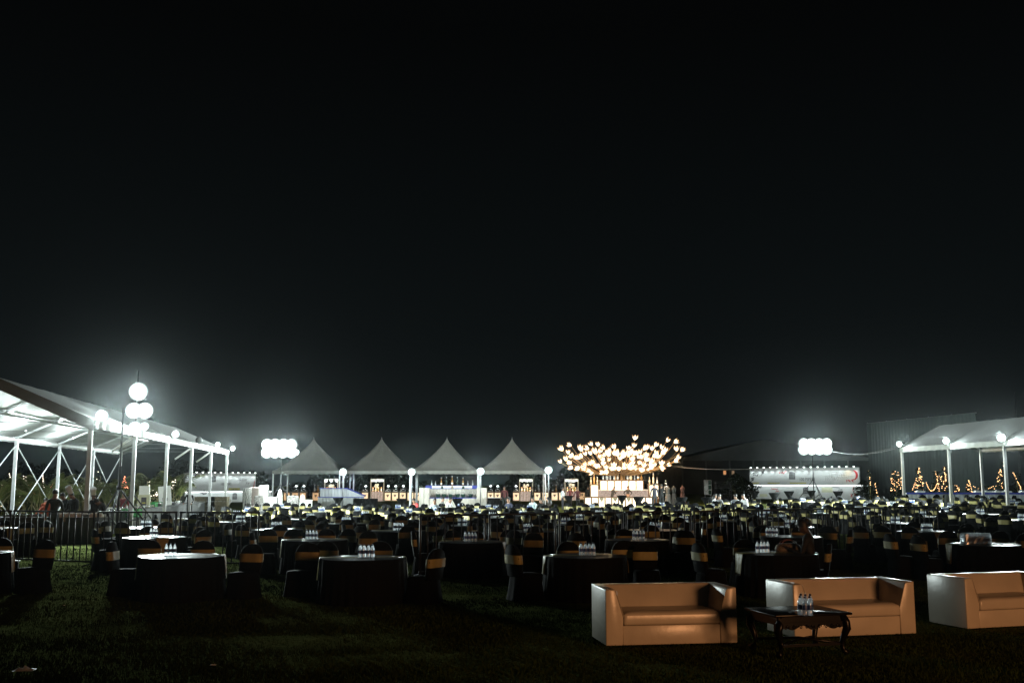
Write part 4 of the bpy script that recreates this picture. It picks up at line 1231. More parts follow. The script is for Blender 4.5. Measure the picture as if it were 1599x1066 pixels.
for i, (px, lab) in enumerate(((517, 'behind the grey draped bar'), (589, 'right of the grey draped bar'), (821.5, 'under the rightmost tent'), (892.5, 'left of the tree bar'))):
    D = BD - .6; x = xat(px, D, 1); g_ = gz(x, D); w = .78
    t = thing('arch_stand', f'lit square arch frame over a flower display, {lab}', 'arch stand', (x, D, g_), 0, 'lit arches along the buffet row')
    zt = at_y(px, 748.3, D).z - g_
    for s_ in (-1, 1): MB().box(s_ * w - .05, s_ * w + .05, -.05, .05, 0, zt).build('post', M['white'], t)
    MB().box(-w - .05, w + .05, -.051, .051, zt, zt + .09).build('crossbar', M['white'], t)
    for k in range(9 if i else 3):
        n_ = 8 if i else 2
        MB().sphere((-w * .8 + 1.6 * w * k / n_, -.04, zt - .1 - R.uniform(0, .08)), .10 if i else .17, 8, 6).build('lamp', M['petal_small'] if 'petal_small' in M else M['lens_soft'], t)
    hh = at_y(px, 767, D).z - g_
    MB().box(-w + .06, w - .06, -.04, .5, 0, hh).build('lattice_front', M['panel_lattice'] if 'panel_lattice' in M else M['panel_pink'], t)
    for k in range(5):
        MB().box(-w + .06 + k * .35, -w + .10 + k * .35, -.06, -.042, 0, hh).build('lattice_slat', M['gold'], t)
    f = thing('flower_display', f'white and yellow lit flower arrangement, {lab}', 'flowers', (x, D - .1, g_ + hh + .002), 0, 'flower displays in the lit arches')
    mb = MB()
    for k in range(16):
        mb.sphere((R.uniform(-.5, .5), R.uniform(-.12, .12), R.uniform(.05, .45)), R.uniform(.05, .1), 8, 6)
    mb.build('yellow_blooms', M['yel'] if 'yel' in M else MATS.get('yl') or mat('yl', (.6, .5, .12), .6), f)
    mb = MB()
    for k in range(10):
        mb.sphere((R.uniform(-.3, .3), R.uniform(-.1, .1), R.uniform(.45, .85)), R.uniform(.09, .15), 8, 6)
    mb.build('white_blooms', M['bloom_white'] if 'bloom_white' in M else M['white'], f)
    for k in range(4):
        MB().lathe([(.06, 0), (.05, .5), (.02, .52)], 8, c=(-.5 + k * .33, .05, 0)).build('candle', M['strip_warm'] if 'strip_warm' in M else M['petal'], f)
    light('POINT', (x, D - .9, g_ + 1.9), 45, (1, .75, .45), .3, name='arch_glow')
light('AREA', (xat(620, 122, 1), 122.5, .7), 50, (1, .72, .42), 1, aim=(xat(620, 110, 0), 112, 0), name='buffet_glow')
light('AREA', (xat(850, 122, 1), 122.5, .7), 60, (1, .72, .42), 1, aim=(xat(850, 110, 0), 112, 0), name='buffet_glow')

# ================================================================== PLEATED CLOTH COUNTERS
def pleat(mb, x0, x1, z0, z1, y, n=None, amp=.02, zslope=0.0, z1b=None):
    n = n or max(8, int((x1 - x0) / .06))
    vs = []
    for k in range(n + 1):
        f = k / n; x = x0 + (x1 - x0) * f; w = amp * math.sin(k * 1.35) + amp * .4 * math.sin(k * .37)
        zt_ = z1 + ((z1b if z1b is not None else z1) - z1) * f
        vs += [(x, y + w, z0), (x, y + w * .4, zt_)]
    return mb.add(vs, [(2 * k, 2 * k + 2, 2 * k + 3, 2 * k + 1) for k in range(n)], 0, True)
# grey draped two-tier bar under the second tent
D = 89.5; x0 = xat(500, D, 1); x1 = xat(541, D, 1); x2 = xat(568.5, D, 1)
g_ = 0
t = thing('draped_bar', 'grey pleated two-tier bar with blue trim and a sloping right wing', 'bar counter', (x0, D, 0))
zt = at_y(520, 762.5, D).z; zl = at_y(520, 776.5, D - 1).z
W1 = x1 - x0; W2 = x2 - x0
mb = MB(); pleat(mb, 0, W1, 0, zt, 0); mb.build('upper_drape', M['grey_cloth'], t)
mb = MB(); pleat(mb, W1 + .02, W2, 0, zt - .02, 0, z1b=zl + .1); mb.build('wing_drape', M['grey_cloth'], t)
MB().box(0, W1, .06, .9, .02, zt - .02).build('frame_box', M['grey_skirt'], t)
MB().box(-.05, W1 + .02, -.08, .95, zt, zt + .06).build('blue_top', M['blue'], t)
MB().prism([(W1 + .03, zt + .0), (W2, zl + .12), (W2, zl + .17), (W1 + .03, zt + .05)], 'y', -.06, .9).build('blue_wing_edge', M['blue'], t)
mb = MB(); pleat(mb, 0, xat(556, D, 1) - x0, 0, zl, -1.0); mb.build('lower_drape', M['grey_cloth'], t)
MB().box(-.05, W2 + .03, -1.08, -.1, zl, zl + .05).build('blue_shelf', M['blue'], t)
# black flared table beside it, and the black panel right of the stage
for (pa, pb, ya, D, lab) in ((553, 589, 778.5, 86, 'black draped side table right of the grey draped bar'),
                             (762, 783, 777, 89, 'black fronted service table right of the bottle display stage')):
    xa, xb = xat(pa, D, 1), xat(pb, D, 1); zz = at_y(600, ya, D).z
    t = thing('side_table', lab, 'table', ((xa + xb) / 2, D, gz(xa, D))); w = (xb - xa) / 2
    mb = MB(); pleat(mb, -w, w, 0, zz, -.4); pleat(mb, -w, w, 0, zz, .4)
    mb.build('cloth_skirt', M['black_cloth'], t)
    for s_ in (-1, 1): MB().box(s_ * w - .02, s_ * w + .02, -.37, .37, 0, zz - .01).build('side_drape', M['black_cloth'], t)
    MB().box(-w - .02, w + .02, -.43, .43, zz, zz + .03).build('tabletop', M['black_cloth'] if pa < 600 else M['white'], t)
# bottle display stage under the third tent
D = 91.0; x0 = xat(655, D, 1); x1 = xat(761, D, 1)
t = thing('display_stage', 'cream draped stage with a blue-edged back shelf of tall bottles', 'bottle stage', (x0, D, 0))
W = x1 - x0
def X_(px, d=D): return xat(px, d, 1) - x0
zb = at_y(700, 763, D).z; zs = at_y(700, 777, D - .8).z; zw = at_y(700, 761, D - .8).z
M['cream_cloth'] = mat('cream_pleated_cloth', (0.55, 0.52, 0.47), 0.75, var=0.1, bump=0.3, bscale=8, stretch=(6, 6, .4))
mb = MB(); pleat(mb, X_(664), X_(750), zs, zb, .3); mb.build('back_drape', M['cream_cloth'], t)
mb = MB(); pleat(mb, X_(664), X_(745), 0, zs - .03, -.8); mb.build('front_drape', M['cream_cloth'], t)
MB().box(X_(664), X_(745), -.85, .28, zs - .03, zs + .02).build('blue_shelf', M['blue'], t)
MB().box(X_(664), X_(746), .25, 1.0, zb, zb + .30).build('blue_header', M['blue'], t)
MB().box(X_(674), X_(737), .22, .249, zb + .07, zb + .27).build('white_header_board', M['strip_board'] if 'strip_board' in M else M['white'], t)
for k, px in enumerate((690, 706, 723)):
    MB().prism([(X_(px), zb - .02), (X_(px) + .13, zb + .12), (X_(px), zb + .27), (X_(px) - .13, zb + .12)], 'y', .18, .219).build('diamond_emblem', M['motif'] if k == 1 else M['decor_dark'], t)
for (pa, pb, za, zc) in ((656, 671, zw, zw * .98), (745, 760, zw, zw * .98)):
    mb = MB(); pleat(mb, X_(pa), X_(pb), 0, za, -1.0, z1b=zc); mb.build('wing_drape', M['cream_cloth'], t)
    MB().box(X_(pa), X_(pb), -.95, .9, .01, za - .03).build('wing_box', M['cream_cloth'], t)
for i, px in enumerate((674, 680, 689, 697, 706, 714, 723, 730.5, 738)):
    h = [.5, .42, .72, .75, .85, .75, .72, .45, .5][i]
    dm = [M['decor_grey'], M['decor_grey'], M['decor_y'] if 'decor_y' in M else M['decor_amber'], M['decor_dark'], M['decor_amber'], M['decor_dark'], M['decor_amber'], M['decor_grey'], M['decor_grey']][i]
    decor_bottle((xat(px, D + .6, 2), D + .6, zb + .302), h, (0, 1, 0, 2, 0, 2, 0, 1, 0)[i], f"{ORD[i]} bottle from the left on the blue stage header", 'tall bottles on the display stage', dm)
for i, px in enumerate((684, 693.5, 703.5, 714.5, 723, 735)):
    d = thing('ice_bucket', f"{ORD[i]} black bucket from the left on the stage shelf", 'bucket', (xat(px, D - .2, 1), D - .2, zs + .022), 0, 'dark buckets on the stage shelf')
    MB().lathe([(0, 0), (.15, 0), (.21, .24), (.22, .32), (.20, .32), (.14, .05), (0, .05)], 14, caps=False).build('pail', M['decor_dark'], d)
    MB().tube([(.21 * math.cos(a), 0, .30 + .16 * math.sin(a)) for a in [PI * k / 8 for k in range(9)]], .012, 6).build('handle', M['chrome'], d)
# ================================================================== COCKTAIL TABLES
def make_cocktail():
    t = thing('cocktail_table', 'x', 'cocktail table')
    MB().lathe([(.0, 1.085), (.36, 1.085), (.365, 1.10), (.36, 1.112), (0, 1.115)], 24, caps=False).build('tabletop', M['black_cloth'], t)
    MB().lathe([(.358, 1.083), (.34, 1.03), (.24, .86), (.14, .68), (.085, .54), (.07, .45), (.085, .36), (.16, .2), (.25, .07), (.30, .02), (.31, 0)], 24, caps=False).build('stretch_cover', M['black_cloth'], t)
    MB().lathe([(.078, .43), (.082, .47), (.078, .51)], 16, caps=False).build('tie_band', M['gold_band'] if 'gold_band' in M else M['gold'], t)
    return t
ck0 = make_cocktail(); first = True
for (px, py, lab) in ((528, 776.5, 'before the grey draped bar, leftmost of all'), (627.5, 778, 'left of the man in red'), (714, 777.5, 'in front of the bottle stage'),
                      (888, 773.5, 'beside the man in the white shirt'), (971, 773, 'left one of the pair before the glowing bar'), (997, 775, 'right one of the pair before the glowing bar'),
                      (1064, 776, 'right of the glowing bar beside the mannequins'), (1104, 776, 'in the dark left of the seated group'),
                      (1178, 766.5, 'leftmost before the right banner bar'), (1209, 769, 'second from left before the right banner bar'), (1232, 766.5, 'third from left before the right banner bar'),
                      (1266.5, 765.5, 'beside the mast before the right banner bar'), (1308.5, 766.5, 'second from right before the right banner bar'), (1345, 765.5, 'rightmost before the right banner bar')):
    p = on_ground(px, py, 1.11)
    if first: o = ck0; first = False; o.location = p; o['label'] = f"black cone cocktail table {lab}"; o['group'] = 'black stretch-covered cocktail tables'
    else: o = copy_thing(ck0, p, R.uniform(0, 6), f"black cone cocktail table {lab}", 'cocktail table')
    print('cocktail', px, round(p.y, 1))

# ================================================================== BANNER BARS
def text_mesh(body, size, m, parent, loc, name, shear=0.0, sx=1.0, bold=0.0):
    cu = bpy.data.curves.new(name, 'FONT'); cu.body = body; cu.size = size; cu.extrude = .004; cu.shear = shear; cu.offset = bold
    cu.align_x = 'CENTER'; cu.align_y = 'CENTER'; cu.resolution_u = 2
    tmp = bpy.data.objects.new(name, cu)
    me = bpy.data.meshes.new_from_object(tmp)
    bpy.data.objects.remove(tmp); me.name = name
    me.materials.clear(); me.materials.append(m)
    o = bpy.data.objects.new(name, me); COL.objects.link(o); o.parent = parent
    o.location = loc; o.rotation_euler = (PI / 2, 0, 0); o.scale = (sx, 1, 1)
    return o
M['ink'] = mat('dark_grey_print', (0.07, 0.07, 0.08), 0.6)
M['ink_grey'] = mat('grey_print', (0.34, 0.34, 0.35), 0.6)
M['ink_purple'] = mat('purple_print', (0.05, 0.03, 0.12), 0.6)
M['ink_red'] = mat('red_print', (0.50, 0.03, 0.035), 0.6)
M['ink_yellow'] = mat('yellow_print', (0.55, 0.50, 0.12), 0.6)
M['ink_pale'] = mat('pale_yellow_print', (0.58, 0.58, 0.42), 0.6)
M['banner'] = mat('white_banner_vinyl', (0.60, 0.61, 0.62), 0.5, var=0.04, scale=1.2, bump=0.1, bscale=1.5)
def stroke(pts, w, m, parent, name, y):
    """a flat brush stroke standing 2 mm proud of the banner; pts in (x, z)"""
    vs = []; n = len(pts)
    for i, (x, z) in enumerate(pts):
        a = pts[max(i - 1, 0)]; b = pts[min(i + 1, n - 1)]
        dx, dz = b[0] - a[0], b[1] - a[1]; l = math.hypot(dx, dz) or 1
        ww = (w if isinstance(w, (int, float)) else w[i]) / 2
        vs += [(x - dz / l * ww, y, z + dx / l * ww), (x + dz / l * ww, y, z - dx / l * ww)]
    MB().add(vs, [(2 * i, 2 * i + 2, 2 * i + 3, 2 * i + 1) for i in range(n - 1)]).build(name, m, parent)
def scribble(cx, cz, w, h, m, parent, y, seed, k=6, th=.035, name='brush_scribble'):
    rr = random.Random(seed); mb = MB()
    for j in range(k):
        x = cx - w / 2 + w * (j + .5) / k; r1 = h * rr.uniform(.25, .5); a0 = rr.uniform(0, 6); sp = rr.uniform(2.5, 5.2)
        pts = [(x + r1 * .55 * math.cos(a0 + sp * i / 9), cz + rr.uniform(-.05, .05) * h + r1 * math.sin(a0 + sp * i / 9)) for i in range(10)]
        vs = []
        for i, (px_, pz_) in enumerate(pts):
            a = pts[max(i - 1, 0)]; b = pts[min(i + 1, 9)]; dx, dz = b[0] - a[0], b[1] - a[1]; l = math.hypot(dx, dz) or 1
            ww = th * (1 - abs(i - 4.5) / 7)
            vs += [(px_ - dz / l * ww, y - .0003 * j, pz_ + dx / l * ww), (px_ + dz / l * ww, y - .0003 * j, pz_ - dx / l * ww)]
        mb.add(vs, [(2 * i, 2 * i + 2, 2 * i + 3, 2 * i + 1) for i in range(9)])
    return mb.build(name, m, parent)
def notes(cx, cz, w, h, m, parent, y, seed, n=14):
    rr = random.Random(seed)
    for j in range(n):
        mb = MB()
        u = rr.random(); x = cx - w / 2 + u * w; z = cz + (rr.random() - .5) * h * (1 - .45 * u); r = rr.uniform(.05, .10)
        y0 = y - .0007 * j
        mb.prism([(x + r * 1.3 * math.cos(a), z + r * math.sin(a) * .8 + .3 * r * math.cos(a)) for a in [2 * PI * k / 10 for k in range(10)]], 'y', y0 - .003, y0)
        mb.prism([(x + r * 1.1, z), (x + r * 1.4, z), (x + r * 1.6, z + r * 4), (x + r * 1.3, z + r * 4)], 'y', y0 - .0032, y0 - .0001)
        if j % 2: mb.prism([(x + r * 1.3, z + r * 4), (x + r * 3.2, z + r * 3.1), (x + r * 3.2, z + r * 2.5), (x + r * 1.3, z + r * 3.4)], 'y', y0 - .0034, y0 - .0002)
        mb.build('music_note', m, parent)
def emblem(cx, cz, s, parent, y):
    pr = [(cx - .5 * s, cz - .55 * s), (cx + .5 * s, cz - .55 * s), (cx + .5 * s, cz + .42 * s), (cx + .36 * s, cz + .52 * s), (cx, cz + .60 * s), (cx - .36 * s, cz + .52 * s), (cx - .5 * s, cz + .42 * s)]
    MB().prism(pr, 'y', y - .006, y).build('label_emblem', M['ink'], parent)
    mb = MB()
    for (z0, z1, hw) in ((.22, .30, .36), (-.02, .03, .40), (-.12, -.08, .40), (-.26, -.20, .34), (-.38, -.34, .40)):
        mb.box(cx - hw * s, cx + hw * s, y - .009, y - .0065, cz + z0 * s, cz + z1 * s)
    mb.build('emblem_lines', M['ink_grey'], parent)
def banner_bar(name, pl, Dl, pr, Dr, ytop_l, ycount_l, nl, right):
    zt = at_y(pl, ytop_l, Dl).z
    xl, xr = xat(pl, Dl, 3), xat(pr, Dr, 3)
    d = Vector((xr - xl, Dr - Dl, 0)); W = d.length; rz = math.atan2(d.y, d.x)
    g_ = gz((xl + xr) / 2, (Dl + Dr) / 2)
    t = thing('banner_bar', name, 'bar', (xl, Dl, g_), rz)
    H = zt - g_
    zc = at_y(pl, ycount_l, Dl - 4).z - g_
    MB().box(0, W, 0, .25, 0, H).build('back_wall', M['banner'], t)
    MB().box(-.03, W + .03, -.05, .3, H, H + .05).build('top_rail', M['steel'], t)
    ya = -4.0
    
    def lx(px):                      # local x on the counter front seen at this pixel column
        lo, hi = -8.0, W + 12.0
        for _ in range(50):
            mi = (lo + hi) / 2; q = t_world(t, (mi, ya, 1)); u = 799.5 + F_PX * q.x / (q.y * CP - SP * .5)
            if u < px: lo = mi
            else: hi = mi
        return lo
    cx0, cx1 = (lx(1168), lx(1347)) if right else (lx(289), lx(424))
    MB().box(cx0, cx1, ya, ya + .8, 0, zc).build('counter_front', M['banner'], t)
    MB().box(cx0 - .05, cx1 + .05, ya - .06, ya + .86, zc + .001, zc + .06).build('counter_top', M['white'], t)
    MB().box(cx0, cx1, ya - .05, ya - .02, zc - .07, zc - .002).build('light_strip', M['strip'], t)
    y = -.002; yc = ya - .002
    G = lx
    F = (lambda px: (px - (1170.5 if right else 289)) / ((1342 - 1170.5) if right else (399.5 - 289)) * W)
    Zy = (lambda py: zt - g_ - (py - (731 if right else 738)) / ((755 - 731) if right else (766 - 738)) * (zt - 2.05 + (0 if right else .8)))
    if right:
        notes(F(1181), H * .84, 2.0, .8, M['ink'], t, y, 5, 20); notes(F(1174), H * .64, .5, .6, M['ink'], t, y, 6, 5)
        scribble(F(1225), H * .88, 1.0, .40, M['ink_red'], t, y, 3, 4, .045)
        emblem(F(1240), H * .76, .75, t, y)
        scribble(F(1264), H * .84, .45, .4, M['ink_grey'], t, y, 8, 4, .03, 'small_crest')
        text_mesh('100 PIPERS', .52, M['ink'], t, (F(1263.5), y - .005, H * .63), 'lettering', sx=.80)
        scribble(F(1310), H * .76, 2.4, .9, M['ink_grey'], t, y, 11, 12, .02, 'ink_swirls'); scribble(F(1300), H * .66, 1.6, .7, M['ink_grey'], t, y, 12, 8, .018, 'ink_swirls')
        arc = [(F(1331) + .55 * math.cos(a), H * .76 + .55 * math.sin(a)) for a in [(-1.2 + 2.5 * k / 12) for k in range(13)]]
        stroke(arc, [.04 + .22 * math.sin(PI * k / 12) for k in range(13)], M['ink_red'], t, 'red_crescent', y - .003)
        scribble(F(1328), H * .58, 1.0, .35, M['ink_red'], t, y, 14, 5, .05)
        for (pa, pb) in ((1174, 1186), (1200, 1220), (1236, 1262)):
            MB().box(F(pa), F(pb), y - .004, y - .001, Zy(754.5), Zy(753)).build('yellow_tag', M['ink_yellow'], t)
        # counter graphics
        notes(G(1181), zc * .88, 1.4, .3, M['ink'], t, yc - .05, 9, 8)
        text_mesh('Sunset', .30, M['ink_red'], t, (G(1209), yc - .012, zc * .74), 'lettering', shear=.3); text_mesh('Joy', .30, M['ink_red'], t, (G(1213.5), yc - .012, zc * .58), 'lettering', shear=.3)
        MB().box(G(1186), G(1198), yc - .006, yc - .002, zc * .15, zc * .35).build('yellow_patch', M['ink_pale'], t)
        MB().box(G(1283), G(1300), yc - .006, yc - .002, zc * .5, zc * .85).build('yellow_patch', M['ink_pale'], t)
        emblem(G(1258), zc * .60, .62, t, yc)
        text_mesh('Sunset', .30, M['ink'], t, (G(1305), yc - .012, zc * .88), 'lettering', shear=.3); text_mesh('Joy', .34, M['ink'], t, (G(1312), yc - .012, zc * .72), 'lettering', shear=.3)
        stroke([(G(1336) + .3 * math.cos(a), zc * .7 + .35 * math.sin(a)) for a in [(1.8 + 2.2 * k / 8) for k in range(9)]], .06, M['ink_red'], t, 'red_crescent', yc - .004)
        scribble(G(1333), zc * .3, .9, .5, M['ink_red'], t, yc, 21, 7, .03)
        emblem(G(1342), zc * .84, .38, t, yc)
        MB().box(cx0 - 1.1, cx0 - .02, ya + .1, ya + .9, 0, zc * .52).build('side_box', M['banner'], t)
    else:
        notes(F(297), H * .88, 1.4, .8, M['ink_purple'], t, y, 5, 22); notes(F(293), H * .62, .6, .8, M['ink_purple'], t, y, 6, 8)
        emblem(F(332), H * .80, .62, t, y)
        text_mesh('100 PIPERS', .42, M['ink'], t, (F(351.5), y - .005, H * .62), 'lettering', sx=.80)
        text_mesh('Sunset', .42, M['ink'], t, (F(378), y - .005, H * .78), 'lettering', shear=.35); text_mesh('Joy', .42, M['ink'], t, (F(386), y - .005, H * .66), 'lettering', shear=.35)
        MB().box(F(356), F(374), y - .004, y - .001, H * .41, H * .48).build('yellow_tag', M['ink_yellow'], t)
        text_mesh('MUSIC CDs', .17, M['ink'], t, (F(365), y - .009, H * .447), 'lettering')
        stroke([(F(398.5), H * .3), (F(396.5), H * .55), (F(398.5), H * .8)], [.25, .12, .05], M['ink_red'], t, 'red_edge', y - .003)
        notes(G(320), zc * .85, 1.2, .25, M['ink'], t, yc - .05, 7, 7)
        emblem(G(367), zc * .55, .62, t, yc)
    # row of little lamps along the top, each washing the wall
    for k in range(nl):
        x = W * (k + .5) / nl
        f = MB(); f.tube([(x, .05, H + .03), (x, -.38, H + .14)], .015, 6); f.build('lamp_arm', M['steel'], t)
        MB().lathe([(.0, .0), (.10, 0), (.09, -.05), (.04, -.1)][::-1], 10, c=(x, -.40, H + .14)).build('lamp_head', M['lens_soft'], t)
        warm = right and k == nl - 2
        w = t_world(t, (x, -.42, H + .02))
        l = light('SPOT', w, POWER['wash'], (1, .82, .5) if warm else COOL, .04, aim=t_world(t, (x, .05, H - 1.3)), spot=95, blend=.9, name='banner_lamp_glow')
    nc = 5
    for k in range(nc):
        x = cx0 + (cx1 - cx0) * (k + .5) / nc
        w = t_world(t, (x, ya - .55, zc - .02))
        l = light('AREA', w, 9, COOL, .1, aim=t_world(t, (x, ya + .05, zc * .35)), name='counter_strip_glow')
        l.data.shape = 'RECTANGLE'; l.data.size = (cx1 - cx0) / nc; l.data.size_y = .08
    return t
def t_world(t, p):
    return Matrix.Translation(t.location) @ Matrix.Rotation(t.rotation_euler.z, 4, 'Z') @ Vector(p)
banner_bar('long white printed banner bar on the right, lit by a row of small lamps', 1170.5, 119, 1342, 110, 731.5, 757, 16, True)
banner_bar('white printed banner bar on the left, seen between the marquee posts', 289, 116, 399.5, 124, 738.3, 767.5, 12, False)

# ================================================================== WHITE COUNTER UNDER THE RIGHT MARQUEE
D = 68.0
x0 = xat(1414, D, 1.3); L_ = 18.0
t = thing('draped_counter', 'long white pleated counter with blue edge under the right marquee', 'counter', (x0, D, gz(x0, D)), math.radians(-8))
h = at_y(1415, 769.5, D).z - gz(x0, D)
for k in range(6):
    mb = MB(); pleat(mb, k * 3, k * 3 + 2.96, 0, h, -.4, amp=.018); mb.build('pleated_skirt', M['grey_cloth'], t)
MB().box(-.02, L_, -.33, .5, h - .02, h + .02).build('tabletop', M['white_cloth'], t)
MB().box(-.03, L_ + .01, -.46, -.42, h - .07, h + .05).build('blue_edge', M['blue'], t)
mb = MB(); mb.box(-.02, .02, -.38, .48, 0, h - .03).build('end_drape', M['grey_cloth'], t)
for i, px in enumerate((1436, 1520, 1533, 1548, 1560, 1584)):
    q = t_world(t, ((px - 1414) / 1590 * D * 1.02, .1, h + .022))
    d = thing('chafing_dish', f"{ORD[i]} serving dish from the left on the white marquee counter", 'serving dish', q, 0, 'serving dishes on the white marquee counter')
    MB().box(-.27, .27, -.17, .17, 0, .12).build('pan', M['white'], d)
    MB().sphere((0, 0, .13), .24, 12, 8, sc=(1.05, .65, .6)).build('lid', M['chrome'], d)

# ================================================================== BACKGROUND BUILDINGS
M['hangar'] = mat('dark_hangar_fabric', (0.10, 0.11, 0.11), 0.8, var=0.2, scale=.4)
M['hangar_roof'] = mat('grey_hangar_roof', (0.22, 0.23, 0.23), 0.7, var=0.15, scale=.3)
D = 168
xa, xb = xat(1066, D, 3), xat(1362, D, 3); xm = xat(1192, D, 8); ze = at_y(1066, 716, D).z; zp = at_y(1192, 686.5, D).z
t = thing('event_hall', 'huge dark gabled tent hall behind the right banner bar', 'hall', ((xa + xb) / 2, D, 0.42))
w = (xb - xa) / 2; xm_ = xm - (xa + xb) / 2; ze -= .42; zp -= .42
MB().box(-w, w, 0, 40, 0, ze).build('wall', M['hangar'], t)
mb = MB(); mb.prism([(-w - .5, ze), (xm_, zp), (w + .5, ze)], 'y', -.3, 41).build('roof', M['hangar_roof'], t)
for k in range(9): MB().box(-w + 2 * w * k / 8 - .12, -w + 2 * w * k / 8 + .12, -.15, -.002, 0, ze - .02).build('wall_post', M['hangar_roof'], t)
MB().box(-w - .3, w + .3, -.34, -.31, ze - .3, ze + .05).build('eave_beam', M['hangar_roof'], t)
M['win_lit'] = lamp_mat('lit_window', (1.0, 0.45, 0.18), 0.55); M['win_dim'] = lamp_mat('dim_window', (0.9, .6, .35), .20)
for px, m in ((1131.5, M['win_lit']), (1144.5, M['win_dim'])):
    q = at_y(px, 737.5, D); xx = q.x - (xa + xb) / 2
    f = MB().box(xx - .3, xx + .3, -.08, -.003, q.z - .42 - .4, q.z - .42 + .4).build('window', M['hangar_roof'], t)
    MB().box(xx - .22, xx + .22, -.10, -.081, q.z - .42 - .32, q.z - .42 + .32).build('pane', m, f)
# tall cloth wall at the right
M['teal_cloth'] = mat('green_grey_screen_cloth', (0.07, 0.095, 0.092), 0.85, var=0.12, scale=.25, bump=.2, bscale=1)
A = (xat(1356, 118, 5), 118.0, at_y(1356, 661, 118).z); B = (xat(1527, 100, 5), 100.0, at_y(1527, 644, 100).z)
dA = Vector((B[0] - A[0], B[1] - A[1], 0)); rz = math.atan2(dA.y, dA.x)
t = thing('cloth_wall', 'tall plain grey-green cloth wall rising behind the right marquee', 'screen wall', (A[0], A[1], .42), rz)
H = (A[2] + B[2]) / 2 - .42
n_ = 5
for k in range(n_):
    L5 = dA.length / n_
    mb = MB(); pleat(mb, k * L5 + .01, (k + 1) * L5 - .01, 0, H, 0, n=30, amp=.03); mb.build('cloth_panel', M['teal_cloth'], t)
    MB().tube([(k * L5, .1, 0), (k * L5, .1, H + .1)], .06, 8).build('post', M['steel'], t)
MB().tube([(0, .1, H), (dA.length, .1, H)], .05, 8).build('top_rail', M['steel'], t)
p = at_y(1584, 612, 88)
t = thing('thin_mast', 'thin dark mast rising above the right marquee near the picture edge', 'mast', (p.x, 88, .42))
MB().tube([(0, 0, 0), (0, 0, p.z - .42)], [.06, .03], 8).build('pole', M['dark_steel'], t)
MB().lathe([(.25, 0), (.25, .05), (.07, .08)], 12).build('base', M['dark_steel'], t)

# power cable from the tree to the marquee
def sag(a, b, s, n=24):
    return [a.lerp(b, k / n) - Vector((0, 0, s * 4 * (k / n) * (1 - k / n))) for k in range(n + 1)]
M['cable'] = mat('grey_cable', (0.12, 0.12, 0.12), 0.6)
a = at_y(1048, 727.5, 86); b = at_y(1402, 697, 66)
tag(MB().tube(sag(a, b, .75), .013, 6).build('power_cable', M['cable']), 'long sagging cable strung from the glowing tree to the right marquee', 'cable')
a = at_y(1296, 703.5, 84); b = at_y(1402, 699, 66.2)
tag(MB().tube(sag(a, b, .35), .010, 6).build('power_cable', M['cable']), 'short cable from the right mast lights to the marquee corner', 'cable')

# dark speaker panel and rack between tree bar and right banner
q0 = at_y(1100, 749, 100); q1 = at_y(1111.5, 772, 100)
t = thing('speaker_panel', 'upright white patterned panel with black square openings, left of the right banner', 'display panel', ((q0.x + q1.x) / 2, 100, .42)); w = (q1.x - q0.x) / 2
z1 = q0.z - .42; z0 = max(.1, q1.z - .42)
MB().box(-w, w, 0, .35, z0, z1).build('panel', M['panel_pat'] if 'panel_pat' in M else M['banner'], t)
for k in range(3):
    zc_ = z0 + (z1 - z0) * (k + .5) / 3
    MB().box(w * .05, w * .85, -.03, -.002, zc_ - .2, zc_ + .2).build('opening', M['decor_dark'], t)
for s_ in (-1, 1): MB().box(s_ * (w - .06) - .04, s_ * (w - .06) + .04, .1, .2, 0, z0).build('leg', M['steel'], t)
scribble(-w * .45, (z0 + z1) / 2, w * .8, 1.0, M['ink_grey'], t, -.003, 31, 5, .03)
q0 = at_y(1118, 752, 96); q1 = at_y(1142, 776, 96)
t = thing('equipment_rack', 'dark equipment rack with gear on top, left of the right banner bar', 'rack', ((q0.x + q1.x) / 2, 96, .42)); w = (q1.x - q0.x) / 2; H = q0.z - .42
for s_ in (-1, 1):
    for yy in (0, .8): MB().box(s_ * w - .03, s_ * w + .03, yy - .03, yy + .03, 0, H).build('post', M['dark_steel'], t)
for k in range(4):
    z = .05 + (H - .05) * k / 3
    MB().box(-w + .03, w - .03, -.02, .82, z, z + .04).build('shelf', M['dark_steel'], t)
for k in range(10):
    x = -w * .85 + w * 1.7 * (k % 5) / 4; z = .09 + (H - .05) * (k // 5) / 3 + (H / 3 if k > 4 else 0)
    MB().box(x - .15, x + .13, .1, .6, z, z + R.uniform(.2, .4)).build('case', M['housing'], t)
